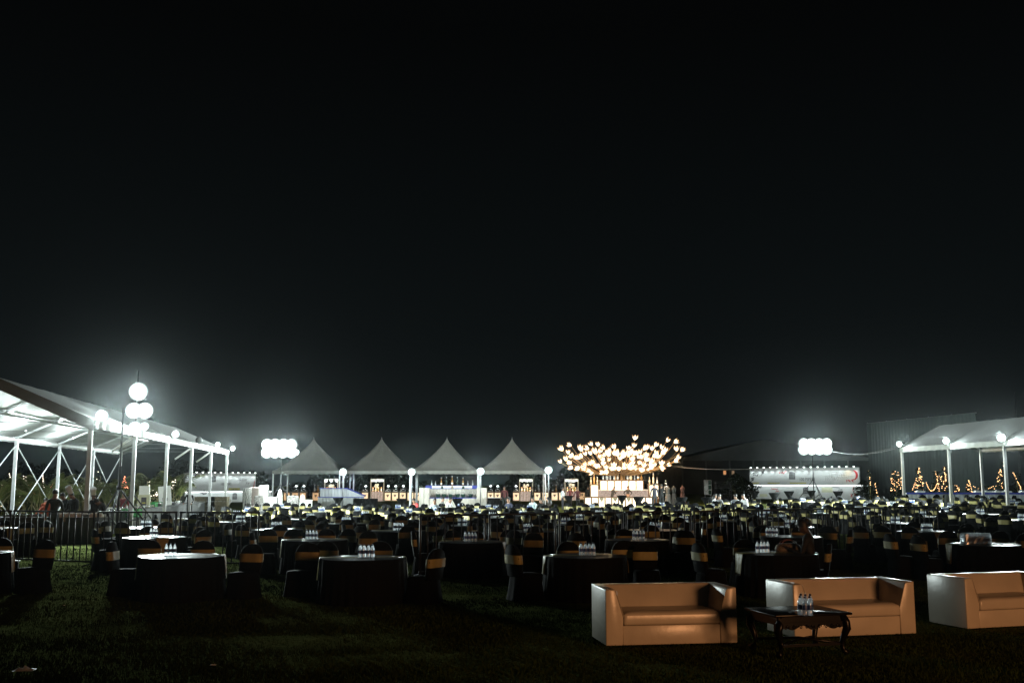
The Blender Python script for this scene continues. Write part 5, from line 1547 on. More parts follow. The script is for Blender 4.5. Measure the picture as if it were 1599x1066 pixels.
# ================================================================== PEOPLE
def V(*a): return Vector(a)
def build_person_mesh(name, lean=0.0, head_tilt=0.0, aL=((-.25, .05, -1), (-.1, .35, -1)), aR=((.25, .05, -1), (.1, .35, -1)),
                      lL=((0, .05, -1), (0, -.02, -1)), lR=((0, -.03, -1), (0, -.06, -1)), hip=.93, skirt=False, twist=0.0):
    """one continuous skinned body; slots: 0 skin, 1 top, 2 trousers, 3 shoes"""
    vs = []; ed = []; rad = []; part = []
    def add(p, r, parent, pt):
        vs.append(Vector(p)); rad.append(r); 
        if parent is not None: ed.append((parent, len(vs) - 1)); part.append(pt)
        return len(vs) - 1
    rot = Matrix.Rotation(-lean, 3, 'X')
    def up(x, y, z): return V(0, 0, hip) + rot @ V(x, y, z)
    pel = add(V(0, 0, hip), (.155, .115), None, 2)
    wa = add(up(0, 0, .17), (.135, .10), pel, 1)
    ch = add(up(0, .01, .38), (.165, .115), wa, 1)
    ub = add(up(0, 0, .49), (.13, .09), ch, 1)
    nk = add(up(0, .01, .575), (.055, .06), ub, 0)
    rh = Matrix.Rotation(-lean - head_tilt, 3, 'X')
    base = vs[nk]
    h1 = add(base + rh @ V(0, .015, .07), (.072, .085), nk, 0)
    h2 = add(base + rh @ V(0, .02, .145), (.078, .098), h1, 0)
    h3 = add(base + rh @ V(0, .01, .205), (.060, .075), h2, 0)
    nose = add(base + rh @ V(0, .115, .105), (.014, .014), h1, 0)
    for side, (u, f) in ((-1, aL), (1, aR)):
        sh = add(up(side * .185, 0, .465), (.06, .06), ub, 1)
        u = V(*u).normalized() * .28; f = V(*f).normalized() * .25
        el = add(vs[sh] + rot @ u, (.045, .045), sh, 1)
        wr = add(vs[el] + rot @ f, (.03, .026), el, 1)
        fd = (rot @ f).normalized()
        pm = add(vs[wr] + fd * .07, (.038, .018), wr, 0)
        for k, off in enumerate((-.026, -.009, .009, .026)):
            lat = fd.cross(V(0, 0, 1)).normalized() if abs(fd.z) < .95 else V(0, 1, 0)
            a = add(vs[pm] + fd * .045 + lat * off * .9, (.009, .009), pm, 0)
            add(vs[a] + fd * (.035 if k in (1, 2) else .028) + V(0, 0, -.01), (.008, .008), a, 0)
        lat = fd.cross(V(0, 0, 1)).normalized() if abs(fd.z) < .95 else V(0, 1, 0)
        add(vs[wr] + fd * .05 + lat * (-side * .045), (.010, .010), wr, 0)
    for side, (th, sn) in ((-1, lL), (1, lR)):
        hp = add(V(side * .095, 0, hip - .05), (.09, .09), pel, 2)
        th = V(*th).normalized() * .42; sn = V(*sn).normalized() * .41
        kn = add(vs[hp] + th, (.062, .065), hp, 2)
        an = add(vs[kn] + sn, (.042, .045), kn, 2)
        ft = add(vs[an] + V(side * .02, .14, -.045), (.04, .028), an, 3)
    me = bpy.data.meshes.new(name); me.from_pydata([tuple(v) for v in vs], ed, [])
    o = bpy.data.objects.new(name, me); COL.objects.link(o)
    sk = o.modifiers.new('Skin', 'SKIN'); sk.use_smooth_shade = True
    sv = me.skin_vertices[0].data
    for i, r in enumerate(rad): sv[i].radius = r
    sv[0].use_root = True
    ss = o.modifiers.new('Sub', 'SUBSURF'); ss.levels = 1; ss.render_levels = 1
    dg = bpy.context.evaluated_depsgraph_get(); dg.update()
    out = bpy.data.meshes.new_from_object(o.evaluated_get(dg)); out.name = name
    bpy.data.objects.remove(o)
    # materials by nearest bone
    cos = [(vs[a], vs[b], p) for (a, b), p in zip(ed, part)]
    for m_ in (M['skin'], M['black_cloth'], M['black_cloth'], M['black_cloth']): out.materials.append(m_)
    for f in out.polygons:
        c = Vector(f.center); best = None
        for a, b, p in cos:
            ab = b - a; t = max(0, min(1, (c - a).dot(ab) / max(ab.length_squared, 1e-9))); d = (a + ab * t - c).length
            if best is None or d < best[0]: best = (d, p)
        f.material_index = best[1]; f.use_smooth = True
    head = vs[h2]; hr = rh
    return dict(mesh=out, head=head, rh=rh, top=vs[h3])
def hair_mesh(kind):
    mb = MB(); vs = []; fs = []; n = 16; rings = 8
    for j in range(rings + 1):
        t = PI * .62 * j / rings
        for k in range(n):
            a = 2 * PI * k / n
            front = max(0, math.sin(a))
            tt = t * (1 - .42 * front)
            r = 1.0 + .05 * math.sin(k * 3.1 + j)
            vs.append((.088 * r * math.sin(tt) * math.cos(a), .108 * r * math.sin(tt) * math.sin(a) - .008, .125 * math.cos(tt) - .0))
    fs = [(j * n + k, j * n + (k + 1) % n, (j + 1) * n + (k + 1) % n, (j + 1) * n + k) for j in range(rings) for k in range(n)]
    mb.add(vs, fs, 0, True)
    if kind == 'long':
        mb.lathe([(.085, .02), (.10, -.08), (.115, -.2), (.10, -.32), (.03, -.38)], 12, c=(0, -.06, 0), caps=True)
    if kind == 'bun': mb.sphere((0, -.12, .04), .055, 10, 7)
    return mb.mesh('hair', M['hair'])
HAIR = {k: hair_mesh(k) for k in ('short', 'long', 'bun')}
HAT = MB().lathe([(.088, 0), (.09, .06), (.085, .07), (.10, .14), (.115, .24), (.10, .27), (.05, .285), (0, .288)], 16, caps=False).mesh('chef_hat', M['white_cloth'])
POSES = dict(
    stand=build_person_mesh('stand'),
    stride=build_person_mesh('stride', lL=((0, .25, -1), (0, -.05, -1)), lR=((0, -.22, -1), (0, -.35, -1)), aL=((-.2, -.3, -1), (0, .1, -1)), aR=((.2, .3, -1), (0, .5, -1))),
    work=build_person_mesh('work', lean=.22, head_tilt=.35, aL=((-.25, .35, -1), (.1, 1, -.35)), aR=((.25, .35, -1), (-.1, 1, -.35))),
    bend=build_person_mesh('bend', lean=.75, head_tilt=.25, aL=((-.15, .7, -.8), (.1, .9, -.5)), aR=((.15, .7, -.8), (-.1, .8, -.5))),
    phone=build_person_mesh('phone', lean=.3, head_tilt=.1, aL=((-.2, .5, -1), (.1, .9, .2)), aR=((.2, .5, -.8), (-.5, .4, 1))),
    akimbo=build_person_mesh('akimbo', aL=((-.8, 0, -1), (.75, .3, -.6)), aR=((.8, 0, -1), (-.75, .3, -.6))),
    sit=build_person_mesh('sit', hip=.53, lean=.10, lL=((-.1, 1, -.05), (0, -.02, -1)), lR=((.1, 1, -.05), (0, .05, -1)), aL=((-.2, .4, -1), (.15, 1, .1)), aR=((.2, .4, -1), (-.15, 1, .1))),
    sit_lean=build_person_mesh('sit_lean', hip=.53, lean=.42, head_tilt=-.1, lL=((-.1, 1, -.05), (0, -.02, -1)), lR=((.1, 1, -.05), (0, .05, -1)), aL=((-.2, .8, -.8), (.2, 1, .2)), aR=((.2, .8, -.8), (-.2, 1, .2))),
    sit_cross=build_person_mesh('sit_cross', hip=.53, lean=.12, head_tilt=.3, lL=((-.05, 1, -.05), (0, .1, -1)), lR=((.0, 1, .12), (-.15, .75, -.7)), aL=((-.2, .4, -1), (.3, .9, .5)), aR=((.2, .4, -1), (-.3, .9, .5))),
)
CLOTH = {}
def cloth(col):
    k = tuple(col)
    if k not in CLOTH: CLOTH[k] = mat(f'garment_{len(CLOTH)}', col, .8, var=.12, bump=.3, bscale=12)
    return CLOTH[k]
BLK = (.006, .0065, .007)
def person(loc, face, pose, label, top=BLK, trousers=BLK, hair='short', scale=1.0, hat=False, skin=None, apron=None):
    """face: heading in degrees, 0 = away from the camera (+y), 180 = towards it"""
    P_ = POSES[pose]
    t = thing('person', label, 'person', loc, math.radians(-face))
    t.scale = (scale,) * 3
    o = put('body', P_['mesh'], t)
    for i, m_ in enumerate((skin or M['skin'], cloth(top), cloth(trousers), cloth((.01, .01, .01)))):
        o.material_slots[i].link = 'OBJECT'; o.material_slots[i].material = m_
    h = put('hair', HAIR[hair], t, P_['head'] + P_['rh'] @ Vector((0, 0, .015)))
    h.rotation_euler = P_['rh'].to_euler()
    if hat:
        q = put('chef_hat', HAT, t, P_['head'] + P_['rh'] @ Vector((0, -.01, .07))); q.rotation_euler = P_['rh'].to_euler()
    return t
def standing(px, feet_y=None, head_y=None, D=None, **k):
    if D is None: p = on_ground(px, feet_y)
    else: p = Vector((xat(px, D, 1), D, gz(xat(px, D, 1), D)))
    return p
# kitchen staff under the left marquee
K = [(58, 37.9, 60, 'bend', 'cook in an orange shirt bending over the left kitchen table', (.75, .13, .03), BLK, 'short', False, 1.0),
     (77, 38.8, -40, 'bend', 'second worker in orange behind the man in black, bending down', (.65, .11, .03), BLK, 'short', False, 1.0),
     (84, 34.6, -10, 'stand', 'man in black seen from behind at the kitchen table near the orange shirts', BLK, BLK, 'short', False, 1.06),
     (102, 38.6, 190, 'work', 'man in a black suit with white collar beside the chef in the tall hat', (.015, .015, .017), BLK, 'short', False, 1.0),
     (117, 37.8, 200, 'work', 'chef in black with a tall white hat, left of the near marquee post', BLK, BLK, 'short', True, 1.03),
     (147, 38.0, 170, 'work', 'chef in black with a greyish tall hat, right of the near marquee post', BLK, BLK, 'short', True, 1.0),
     (166, 38.3, 200, 'bend', 'man in a dark shirt leaning over the table beside the chef', (.03, .03, .035), BLK, 'short', False, 1.0),
     (192, 46.0, 160, 'stand', 'man in a dark red shirt behind the second marquee post', (.12, .01, .015), BLK, 'short', False, .95),
     (296, 58.0, 180, 'work', 'man in black behind the counter left of the banner bar', BLK, BLK, 'short', False, 1.0)]
for (px, D, fc, ps, lab, tp_, tr, hr_, ht, s) in K:
    person(Vector((xat(px, D, 1), D, 0)), fc, ps, lab, tp_, tr, hr_, s, ht)
# people standing in the middle ground
S = [(787.5, 82, 175, 'stand', 'man in dark red standing beside the stage, right of the black table', (.07, .012, .012), BLK, 'short', 1.05),
     (830, 792, 100, 'stride', 'slim person in black walking before the far buffet', BLK, BLK, 'short', 1.0),
     (878.5, 796, 70, 'akimbo', 'man in a white shirt and dark trousers standing with a hand on his hip', (.62, .66, .68), (.02, .02, .025), 'short', 1.0),
     (890.5, 793, 180, 'stand', 'person in dark red standing behind the cocktail table', (.08, .012, .014), BLK, 'short', 1.0),
     (902.5, 795, 200, 'work', 'person in a dark red shirt leaning right of the cocktail table', (.07, .012, .014), BLK, 'short', 1.0),
     (918.5, 790, -10, 'stand', 'man in black seen from behind at the left end of the tree bar', BLK, BLK, 'short', 1.02),
     (1022.5, 797, -10, 'stand', 'man in a dark navy shirt seen from behind right of the tree bar', (.008, .009, .018), BLK, 'short', 1.08),
     (1033.5, 794, 20, 'stand', 'man in black half hidden behind the man in navy', BLK, BLK, 'short', 1.03)]
for (px, fy, fc, ps, lab, tp_, tr, hr_, s) in S:
    p = on_ground(px, fy) if fy > 200 else Vector((xat(px, fy, 1), fy, 0))
    person(p, fc, ps, lab, tp_, tr, hr_, s)
    print('standing', px, round(p.y, 1))
for (px, fc, ps, lab) in ((955.5, 60, 'phone', 'bartender leaning right with a hand raised to the face behind the tree bar'), (980.5, 185, 'akimbo', 'bartender with hands on hips behind the middle of the tree bar')):
    person(Vector((xat(px, 85.6, 1), 85.6, gb)), fc, ps, lab, (.02, .018, .016), BLK, 'short', .98)
# seated people use the chairs at the tables
def proj(p):
    r = Vector(p) - Vector((0, 0, CAM_H)); zc = r.y * CP + r.z * SP; y = -r.y * SP + r.z * CP
    return 799.5 + F_PX * r.x / zc, 533 - F_PX * y / zc
taken = set()
def seat(px, py, ps, label, top, hair='short', face=None, trousers=BLK, skin=None, scale=1.0, maxd=None):
    best = None
    for i, (p, ang, t) in enumerate(CH):
        if i in taken: continue
        u, v = proj((p[0], p[1], gz(*p) + 1.22 * scale))
        d = abs(u - px) + 2.0 * abs(v - py)
        if best is None or d < best[0]: best = (d, i)
    i = best[1]; taken.add(i); p, ang, t = CH[i]
    print('seat', label[:30], round(best[0], 1), 'D', round(p[1], 1))
    person((p[0] + .06 * -math.sin(ang), p[1] + .06 * math.cos(ang), gz(*p) - .005), -math.degrees(ang), ps, label, top, trousers, hair, scale, skin=skin)
seat(652, 777, 'sit_lean', 'man in a red shirt seated leaning at a table, left of the stage', (.55, .05, .05))
seat(676, 778, 'sit', 'man in a pale blue shirt seated facing the man in red', (.42, .50, .55))
seat(690, 779, 'sit', 'man in a grey shirt seated between the two pale shirts', (.12, .12, .11))
seat(703, 777, 'sit_lean', 'man in a white shirt seated at the right of the group before the stage', (.65, .65, .66))
seat(797, 780, 'sit', 'man in a dark blue shirt seated left of the walking person', (.02, .025, .05))
seat(836, 779, 'sit', 'man in a pale teal shirt seated below the walking person', (.45, .55, .55))
seat(847, 779, 'sit', 'person in black seated beside the pale teal shirt', BLK)
seat(861, 781, 'sit', 'woman in dark brown with long hair seated facing the camera', (.03, .02, .012), 'long')
seat(1113, 774, 'sit', 'woman in a white top seated at the far right group', (.6, .62, .62), 'long')
seat(1126, 776, 'sit', 'person in grey seated beside the woman in white', (.16, .16, .17))
seat(1150, 775, 'sit', 'person in grey with bright collar seated right of the shared table', (.15, .16, .17))
seat(1168, 772, 'sit_lean', 'man in a white shirt leaning left over the table in the far right group', (.68, .69, .7))
# woman in the near dark, seated by the front right table
tA = next(t for t in tabs if t['py'] == 863)
wp = on_ground(1272, 868, .70)
wl_ = copy_thing(chair0, (wp.x, wp.y, 0), math.radians(70), 'black covered chair under the seated woman in the near dark', 'chair', 'black covered banquet chairs with gold sashes')
person((wp.x - .05, wp.y, 0), -62, 'sit_cross', 'woman in black with tied-up hair seated cross-legged in the near dark', BLK, BLK, 'bun', 1.03, skin=mat('shaded_skin', (.05, .028, .018), .6))  # shade put into her skin colour, so she reads as a silhouette
# handbag on the table before her
p = on_z(1232, 862, .757); M['bag'] = mat('dusty_pink_bag', (.20, .08, .08), .5, var=.3, scale=20); M['bag2'] = mat('printed_bag_cloth', (.12, .10, .08), .6, var=.6, scale=30)
t = thing('handbag', 'patterned soft handbag with pinkish handles on the table by the seated woman', 'handbag', (p.x, p.y + .05, .764), .2)
MB().lathe([(0, 0), (.24, 0), (.27, .06), (.23, .13), (.15, .16), (0, .165)], 18, caps=False).build('bag_body', M['bag2'], t).scale = (1, .55, 1)
for yy in (-.05, .05): MB().tube([(.16 * math.cos(a), yy, .13 + .10 * math.sin(a)) for a in [PI * k / 10 for k in range(11)]], .009, 6).build('handle', M['bag'], t)

# dress forms right of the tree bar
for (px, c, lab, k) in ((1043.5, (.08, .08, .078), 'pale draped dress form just right of the two men in dark shirts', 0), (1052.5, (.022, .024, .024), 'grey draped dress form left of the reddish one', 1), (1066, (.05, .015, .009), 'rusty red draped dress form with frilled shoulders', 2)):
    D = 84; x = xat(px, D, 1); g_ = gz(x, D)
    t = thing('dress_form', lab, 'dress form', (x, D, g_)); m_ = cloth(c)
    MB().lathe([(.0, 1.62), (.05, 1.61), (.05, 1.52), (.19, 1.44), (.20, 1.3), (.14, 1.1), (.17, .98), (0, .97)][::-1], 16, caps=False).build('bodice', m_, t)
    vs = []; n = 28
    for (r, z) in ((.16, 1.0), (.22, .7), (.28, .35), (.34, .03)):
        for q in range(n):
            a = 2 * PI * q / n; w = r * (1 + .07 * math.sin(a * 9)); vs.append((w * math.cos(a), w * math.sin(a), z))
    MB().add(vs, [(j * n + q, j * n + (q + 1) % n, (j + 1) * n + (q + 1) % n, (j + 1) * n + q) for j in range(3) for q in range(n)], 0, True).build('skirt', m_, t)

# ================================================================== KITCHEN COUNTERS AND CLUTTER
def long_table(label, a, b, width=.9, h=.9, m=None):
    d = Vector((b[0] - a[0], b[1] - a[1], 0)); L_ = d.length
    t = thing('serving_table', label, 'table', (a[0], a[1], 0), math.atan2(d.y, d.x))
    mb = MB(); pleat(mb, 0, L_, 0, h - .02, -width / 2, amp=.012); mb.build('front_skirt', M['kitchen_cloth'], t)
    mb = MB(); pleat(mb, 0, L_, 0, h - .02, width / 2, amp=.012); mb.build('rear_skirt', M['kitchen_cloth'], t)
    MB().box(-.01, L_ + .01, -width / 2 - .02, width / 2 + .02, h - .02, h).build('tabletop', m or M['kitchen_cloth'], t)
    for x in (0, L_): MB().box(x - .01, x + .01, -width / 2 + .02, width / 2 - .02, .01, h - .021).build('end_skirt', M['kitchen_cloth'], t)
    return t
M['kitchen_cloth'] = mat('charcoal_table_cloth', (.035, .038, .04), .7, bump=.2, bscale=8)
M['green_crate'] = mat('green_crate_plastic', (.03, .30, .07), .5)
ka, kb = (xat(-40, 36, 1), 36.2), (xat(160, 36.2, 1), 36.2)
k1 = long_table('long charcoal-clothed kitchen table in front of the chefs', ka, kb, 1.0, .90)
ga = LM4 @ Vector((-.9, 1.2, 0)); gb2 = LM4 @ Vector((-.9, 32, 0))
k2 = long_table('long charcoal-clothed table running back along the left marquee posts', (gb2.x, gb2.y), (ga.x, ga.y), .9, .9)
def along(f, off=0.0):
    p = ga.lerp(gb2, f); return Vector((p.x + off, p.y, .902))
PL = MB().lathe([(0, 0), (.07, 0), (.13, .02), (.13, .025), (.0, .022)], 16, caps=False).mesh('plate', M['white'])
for i in range(12):
    q = along(.04 + i * .075, R.uniform(-.25, .2)); n = R.randint(3, 6)
    t = thing('plate_stack', f"{ORD[i]} stack of white plates from the near end of the long kitchen table", 'plates', q, 0, 'stacks of white plates on the long kitchen table')
    for k in range(n): put('plate', PL, t, (0, 0, .026 * k))
BW = MB().lathe([(0, 0), (.08, 0), (.17, .10), (.19, .16), (.18, .16), (.14, .08), (0, .02)], 18, caps=False).mesh('bowl', M['chrome'])
for i in range(8):
    q = along(.08 + i * .11, R.uniform(-.3, .3) - .1)
    tag(put('steel_bowl', BW, None, q), f"{ORD[i]} shiny steel bowl from the near end of the long kitchen table", 'bowl', 'steel bowls on the long kitchen table')
GL = MB().lathe([(0, 0), (.032, 0), (.038, .13), (.034, .13), (.03, .01), (0, .01)], 10, caps=False).mesh('steel_tumbler', M['chrome'])
for i in range(36):
    q = along(.02 + .036 * (i // 3), .22 + .09 * (i % 3))
    tag(put('steel_tumbler', GL, None, q), f"steel tumbler on the long kitchen table, {['left', 'middle', 'right'][i % 3]} one, {ORD[i // 3]} cluster from near end", 'tumbler', 'steel tumblers on the long kitchen table')
def crate(loc, m, label, s=(.55, .38, .28), rz=0):
    t = thing('crate', label, 'crate', loc, rz)
    w, d, h = s
    for k in range(4):
        z = k * h / 4
        MB().box(-w / 2, w / 2, -d / 2, -d / 2 + .02, z + .01, z + h / 4 - .015).build('slat', m, t)
        MB().box(-w / 2, w / 2, d / 2 - .02, d / 2, z + .01, z + h / 4 - .015).build('slat', m, t)
        for s_ in (-1, 1): MB().box(s_ * (w / 2 - .01) - .01, s_ * (w / 2 - .01) + .01, -d / 2 + .021, d / 2 - .021, z + .01, z + h / 4 - .015).build('slat', m, t)
    for sx in (-1, 1):
        for sy in (-1, 1): MB().box(sx * (w / 2 + .004) - .015, sx * (w / 2 + .004) + .015, sy * (d / 2 + .004) - .015, sy * (d / 2 + .004) + .015, 0, h).build('corner_post', m, t)
    MB().box(-w / 2 + .02, w / 2 - .02, -d / 2 + .02, d / 2 - .02, .0, .012).build('floor', m, t)
    return t
p = at_y(205, 778, 45); crate((p.x, 45, .902 if False else .62), M['green_crate'], 'green plastic crate behind the second marquee post', (.8, .4, .35))
t = thing('work_stand', 'low steel stand under the green crate behind the second marquee post', 'stand', (p.x, 45, 0))
MB().box(-.5, .5, -.26, .26, .58, .615).build('top', M['steel'], t)
for sx in (-1, 1):
    for sy in (-1, 1): MB().box(sx * .46 - .02, sx * .46 + .02, sy * .22 - .02, sy * .22 + .02, 0, .579).build('leg', M['steel'], t)
for i, (px, D, z) in enumerate(((268, 52, .902), (283, 54, .902))):
    q = along((D - 38) / 30, -.1); crate(q, M['green_crate'], f"green crate on the long kitchen table {['under the tilted white board','right of the tilted white board'][i]}", (.55, .35, .22))
for i, px in enumerate((322, 340)):
    q = Vector((xat(px, 66, 1), 66, .902)); crate((q.x, 66.0, .0), M['wood'], f"olive brown crate stack, {['left','right'][i]} one before the left banner bar", (1.3, .6, 1.25))
# white carton with a dark label, white tilted board
p = Vector((xat(250, 50, 1), 50, 0)); q = along(.40)
t = thing('drinks_carton', 'white and yellow carton with a dark bottle label on the long kitchen table', 'carton', (q.x, q.y, .902), .3)
MB().box(-.28, .28, -.2, .2, 0, .62).build('box', M['ink_pale'], t); MB().box(-.24, .24, -.16, .16, .621, 1.05).build('upper_box', M['white'], t)
MB().box(-.12, .12, -.206, -.201, .12, .5).build('dark_label', M['ink'], t); MB().box(-.08, .08, -.211, -.2065, .2, .26).build('label_line', M['ink_yellow'], t)
q = along(.56)
t = thing('tilted_board', 'tilted white sign board standing on the long kitchen table', 'sign', (q.x, q.y + .2, .902), .2)
MB().box(-.32, .32, 0, .03, 0, 1.05).build('board', M['white'], t).rotation_euler = (-.18, -.12, 0)
b_ = MB().box(-.14, .14, -.012, -.002, .25, .42); b_.build('printed_mark', M['ink_grey'], t).rotation_euler = (-.18, -.12, 0)
# trays on the front kitchen table
for i, (px, w, m_) in enumerate(((22, .7, M['steel']), (38, .6, M['chrome']), (53, .6, M['steel']), (98, .6, M['white']), (109, .55, M['white']), (122, .6, M['white']), (140, .4, M['chrome']), (152, .45, M['white']))):
    x = xat(px, 36.2, 1)
    t = thing('food_tray', f"{ORD[i]} tray from the left on the front kitchen table", 'tray', (x, 36.2 + R.uniform(-.15, .2), .902), R.uniform(-.1, .1), 'trays on the front kitchen table')
    MB().box(-w / 2, w / 2, -.2, .2, 0, .02).build('base', m_, t)
    for s_ in (-1, 1): MB().box(s_ * w / 2 - .01, s_ * w / 2 + .01, -.2, .2, .021, .09).build('side', m_, t); MB().box(-w / 2 + .011, w / 2 - .011, s_ * .19 - .01, s_ * .19 + .01, .021, .09).build('side', m_, t)
    if m_ is M['white']:
        for k in range(6): MB().sphere((-w / 2 + .08 + k * (w - .16) / 5, R.uniform(-.1, .1), .09), .07, 8, 6).build('food_piece', M['white_cloth'], t)

# ================================================================== PATTERNED LOUNGE CHAIRS left of centre
def zebra():
    m = bpy.data.materials.new('zebra_fabric'); m.use_nodes = True; N = m.node_tree.nodes; L = m.node_tree.links; b = N['Principled BSDF']
    tc = N.new('ShaderNodeTexCoord'); w = N.new('ShaderNodeTexWave'); w.inputs['Scale'].default_value = 3.2; w.inputs['Distortion'].default_value = 6; w.inputs['Detail'].default_value = 2
    rp = N.new('ShaderNodeValToRGB'); rp.color_ramp.interpolation = 'CONSTANT'; rp.color_ramp.elements[0].color = (.02, .02, .02, 1); rp.color_ramp.elements[1].position = .5; rp.color_ramp.elements[1].color = (.36, .35, .34, 1)
    L.new(tc.outputs['Object'], w.inputs['Vector']); L.new(w.outputs['Fac'], rp.inputs[0]); L.new(rp.outputs[0], b.inputs['Base Color']); b.inputs['Roughness'].default_value = .7
    return m
M['zebra'] = zebra(); M['pinkish'] = mat('pale_pink_fabric', (.32, .26, .255), .7)
M['floral'] = mat('mottled_fabric', (.22, .21, .20), .7, var=.7, scale=9)
def lounge(px, D, ztop, w, m, label, rz, oval=False):
    t = thing('lounge_chair', label, 'lounge chair', (xat(px, D, 1), D, 0), rz)
    MB().box(-w / 2, w / 2, -.32, .30, .12, .46).build('seat', m, t, bevel=.05)
    if oval:
        pr = [(w / 2 * math.cos(a), .95 + (ztop - .95) * math.sin(a)) for a in [2 * PI * k / 20 for k in range(20)]]
        MB().prism(pr, 'y', .22, .34).build('backrest', m, t, bevel=.03)
        MB().box(-.05, .05, .25, .31, .4, .8).build('back_support', M['steel'], t)
    else:
        MB().box(-w / 2, w / 2, .20, .36, .30, ztop).build('backrest', m, t, bevel=.06)
        for s_ in (-1, 1): MB().box(s_ * (w / 2 - .06) - .06, s_ * (w / 2 - .06) + .06, -.30, .19, .40, .68).build('armrest', m, t, bevel=.04)
    for sx in (-1, 1):
        for sy in (-.27, .25): MB().tube([(sx * (w / 2 - .06), sy, 0), (sx * (w / 2 - .06), sy, .14)], .025, 8).build('leg', M['dark_steel'], t)
for a in ((386, 74, 1.75, .62, M['zebra'], 'zebra-patterned high-back chair, leftmost before the left banner bar', .3, 0),
          (396, 76, 1.80, .75, M['pinkish'], 'pale pink high-back chair between two zebra-patterned ones', 0, 0),
          (409, 74.5, 1.95, .75, M['zebra'], 'tallest zebra-patterned chair, right of the pale pink chair', -.2, 0),
          (404, 70, 1.25, .62, M['floral'], 'mottled low lounge chair in front of the pink chair', .2, 0),
          (423, 72, 1.15, .9, M['zebra'], 'wide low zebra-patterned chair under the mast', -.4, 0),
          (433, 73, 1.65, .4, M['white_cloth'], 'white oval-backed chair beside the mast pole', -.5, 1),
          (354, 66, 1.2, .62, M['floral'], 'round-backed mottled chair at the end of the long table', .3, 1),
          (457, 70, 1.25, .75, M['floral'], 'mottled wing chair right of the mast pole', .1, 0),
          (468, 71, 1.3, .42, M['white_cloth'], 'white oval-backed chair leaning left of the white draped table', -.6, 1)):
    lounge(*a)
D = 70; x = xat(478, D, 1)
t = thing('white_table', 'white draped square table left of the grey draped bar', 'table', (x, D, 0), .1)
for yy in (-.4, .4):
    mb = MB(); pleat(mb, -.38, .38, 0, .93, yy, amp=.015); mb.build('drape', M['white_cloth'], t)
for s_ in (-1, 1): MB().box(s_ * .38 - .01, s_ * .38 + .01, -.38, .38, 0, .93).build('side_drape', M['white_cloth'], t)
MB().box(-.41, .41, -.43, .43, .931, .96).build('tabletop', M['white_cloth'], t)

# ================================================================== PALMS AND FAIRY LIGHTS
def frond_mesh(seed, L_, droop):
    rr = random.Random(seed); mb = MB(); pts = []
    n = 12
    for i in range(n + 1):
        f = i / n
        pts.append(Vector((L_ * .42 * f ** 1.3 + droop * .25 * f * f, 0, L_ * .98 * f - droop * f ** 2.6 * 1.25)))
    mb.tube(pts, [.028 * (1 - .8 * i / n) for i in range(n + 1)], 5, 0)
    vs = []; fs = []
    for i in range(28):
        f = .30 + .70 * i / 28; k = f * n; a = int(min(k, n - 1)); p = pts[a].lerp(pts[a + 1], k - a); d = (pts[a + 1] - pts[a]).normalized()
        for s in (-1, 1):
            l = .62 * math.sin(PI * (.18 + .80 * (f - .3) / .7)) * rr.uniform(.75, 1.1)
            out = Vector((0, s, 0)) * .75 + d * .6 + Vector((0, 0, -.10 - .35 * f))
            out.normalize(); tip = p + out * l + Vector((0, 0, -.12 * l)); w = d * .022
            m_ = p + out * l * .5
            o = len(vs); vs += [p - w * .5, p + w * .5, m_ + w, tip, m_ - w]; fs += [(o, o + 1, o + 2, o + 4), (o + 4, o + 2, o + 3)]
    mb.add(vs, fs, 1)
    return mb.mesh('frond', [M['stem'], M['leaf']])
FR_ = [frond_mesh(i, l, d) for i, (l, d) in enumerate(((3.6, 1.0), (4.2, 1.5), (3.0, .7), (4.0, 2.0), (3.4, 1.4)))]
def palm(px, D, s, label, n=15):
    x = xat(px, D, 1)
    t = thing('areca_palm', label, 'palm', (x, D, gz(x, D)), R.uniform(0, 6)); t.scale = (s, s, s)
    for k in range(n):
        o = put('frond', FR_[R.randrange(5)], t, (R.uniform(-.25, .25), R.uniform(-.25, .25), 0), 2 * PI * k / n + R.uniform(-.3, .3)); o.scale = (R.uniform(.6, 1.15), 1, R.uniform(.85, 1.1))
for (px, D, s, lab) in ((-12, 56, 1.05, 'palm clump at the left picture edge behind the marquee'), (32, 60, 1.0, 'palm clump behind the leftmost rear marquee post'), (66, 58, 1.1, 'tallest palm clump behind the workers in orange'),
                        (100, 63, 1.0, 'palm clump behind the man in the dark suit'), (130, 66, 1.0, 'palm clump behind the near marquee post'), (172, 68, 1.05, 'palm clump behind the empty tripod'), (205, 72, 1.0, 'palm clump behind the second marquee post'),
                        (236, 74, 1.15, 'palm clump between the second and third marquee posts'), (272, 76, 1.2, 'palm clump left of the left banner bar')):
    palm(px, D, s, lab)
BULB = MB().sphere((0, 0, 0), .05, 6, 4)
def bulbs(pts, m, name='bulbs', parent=None, r=1.0):
    mb = MB()
    for p in pts: mb.add([(v[0] * r + p[0], v[1] * r + p[1], v[2] * r + p[2]) for v in BULB.v], BULB.f)
    o = mb.build(name, m, parent)
    return o
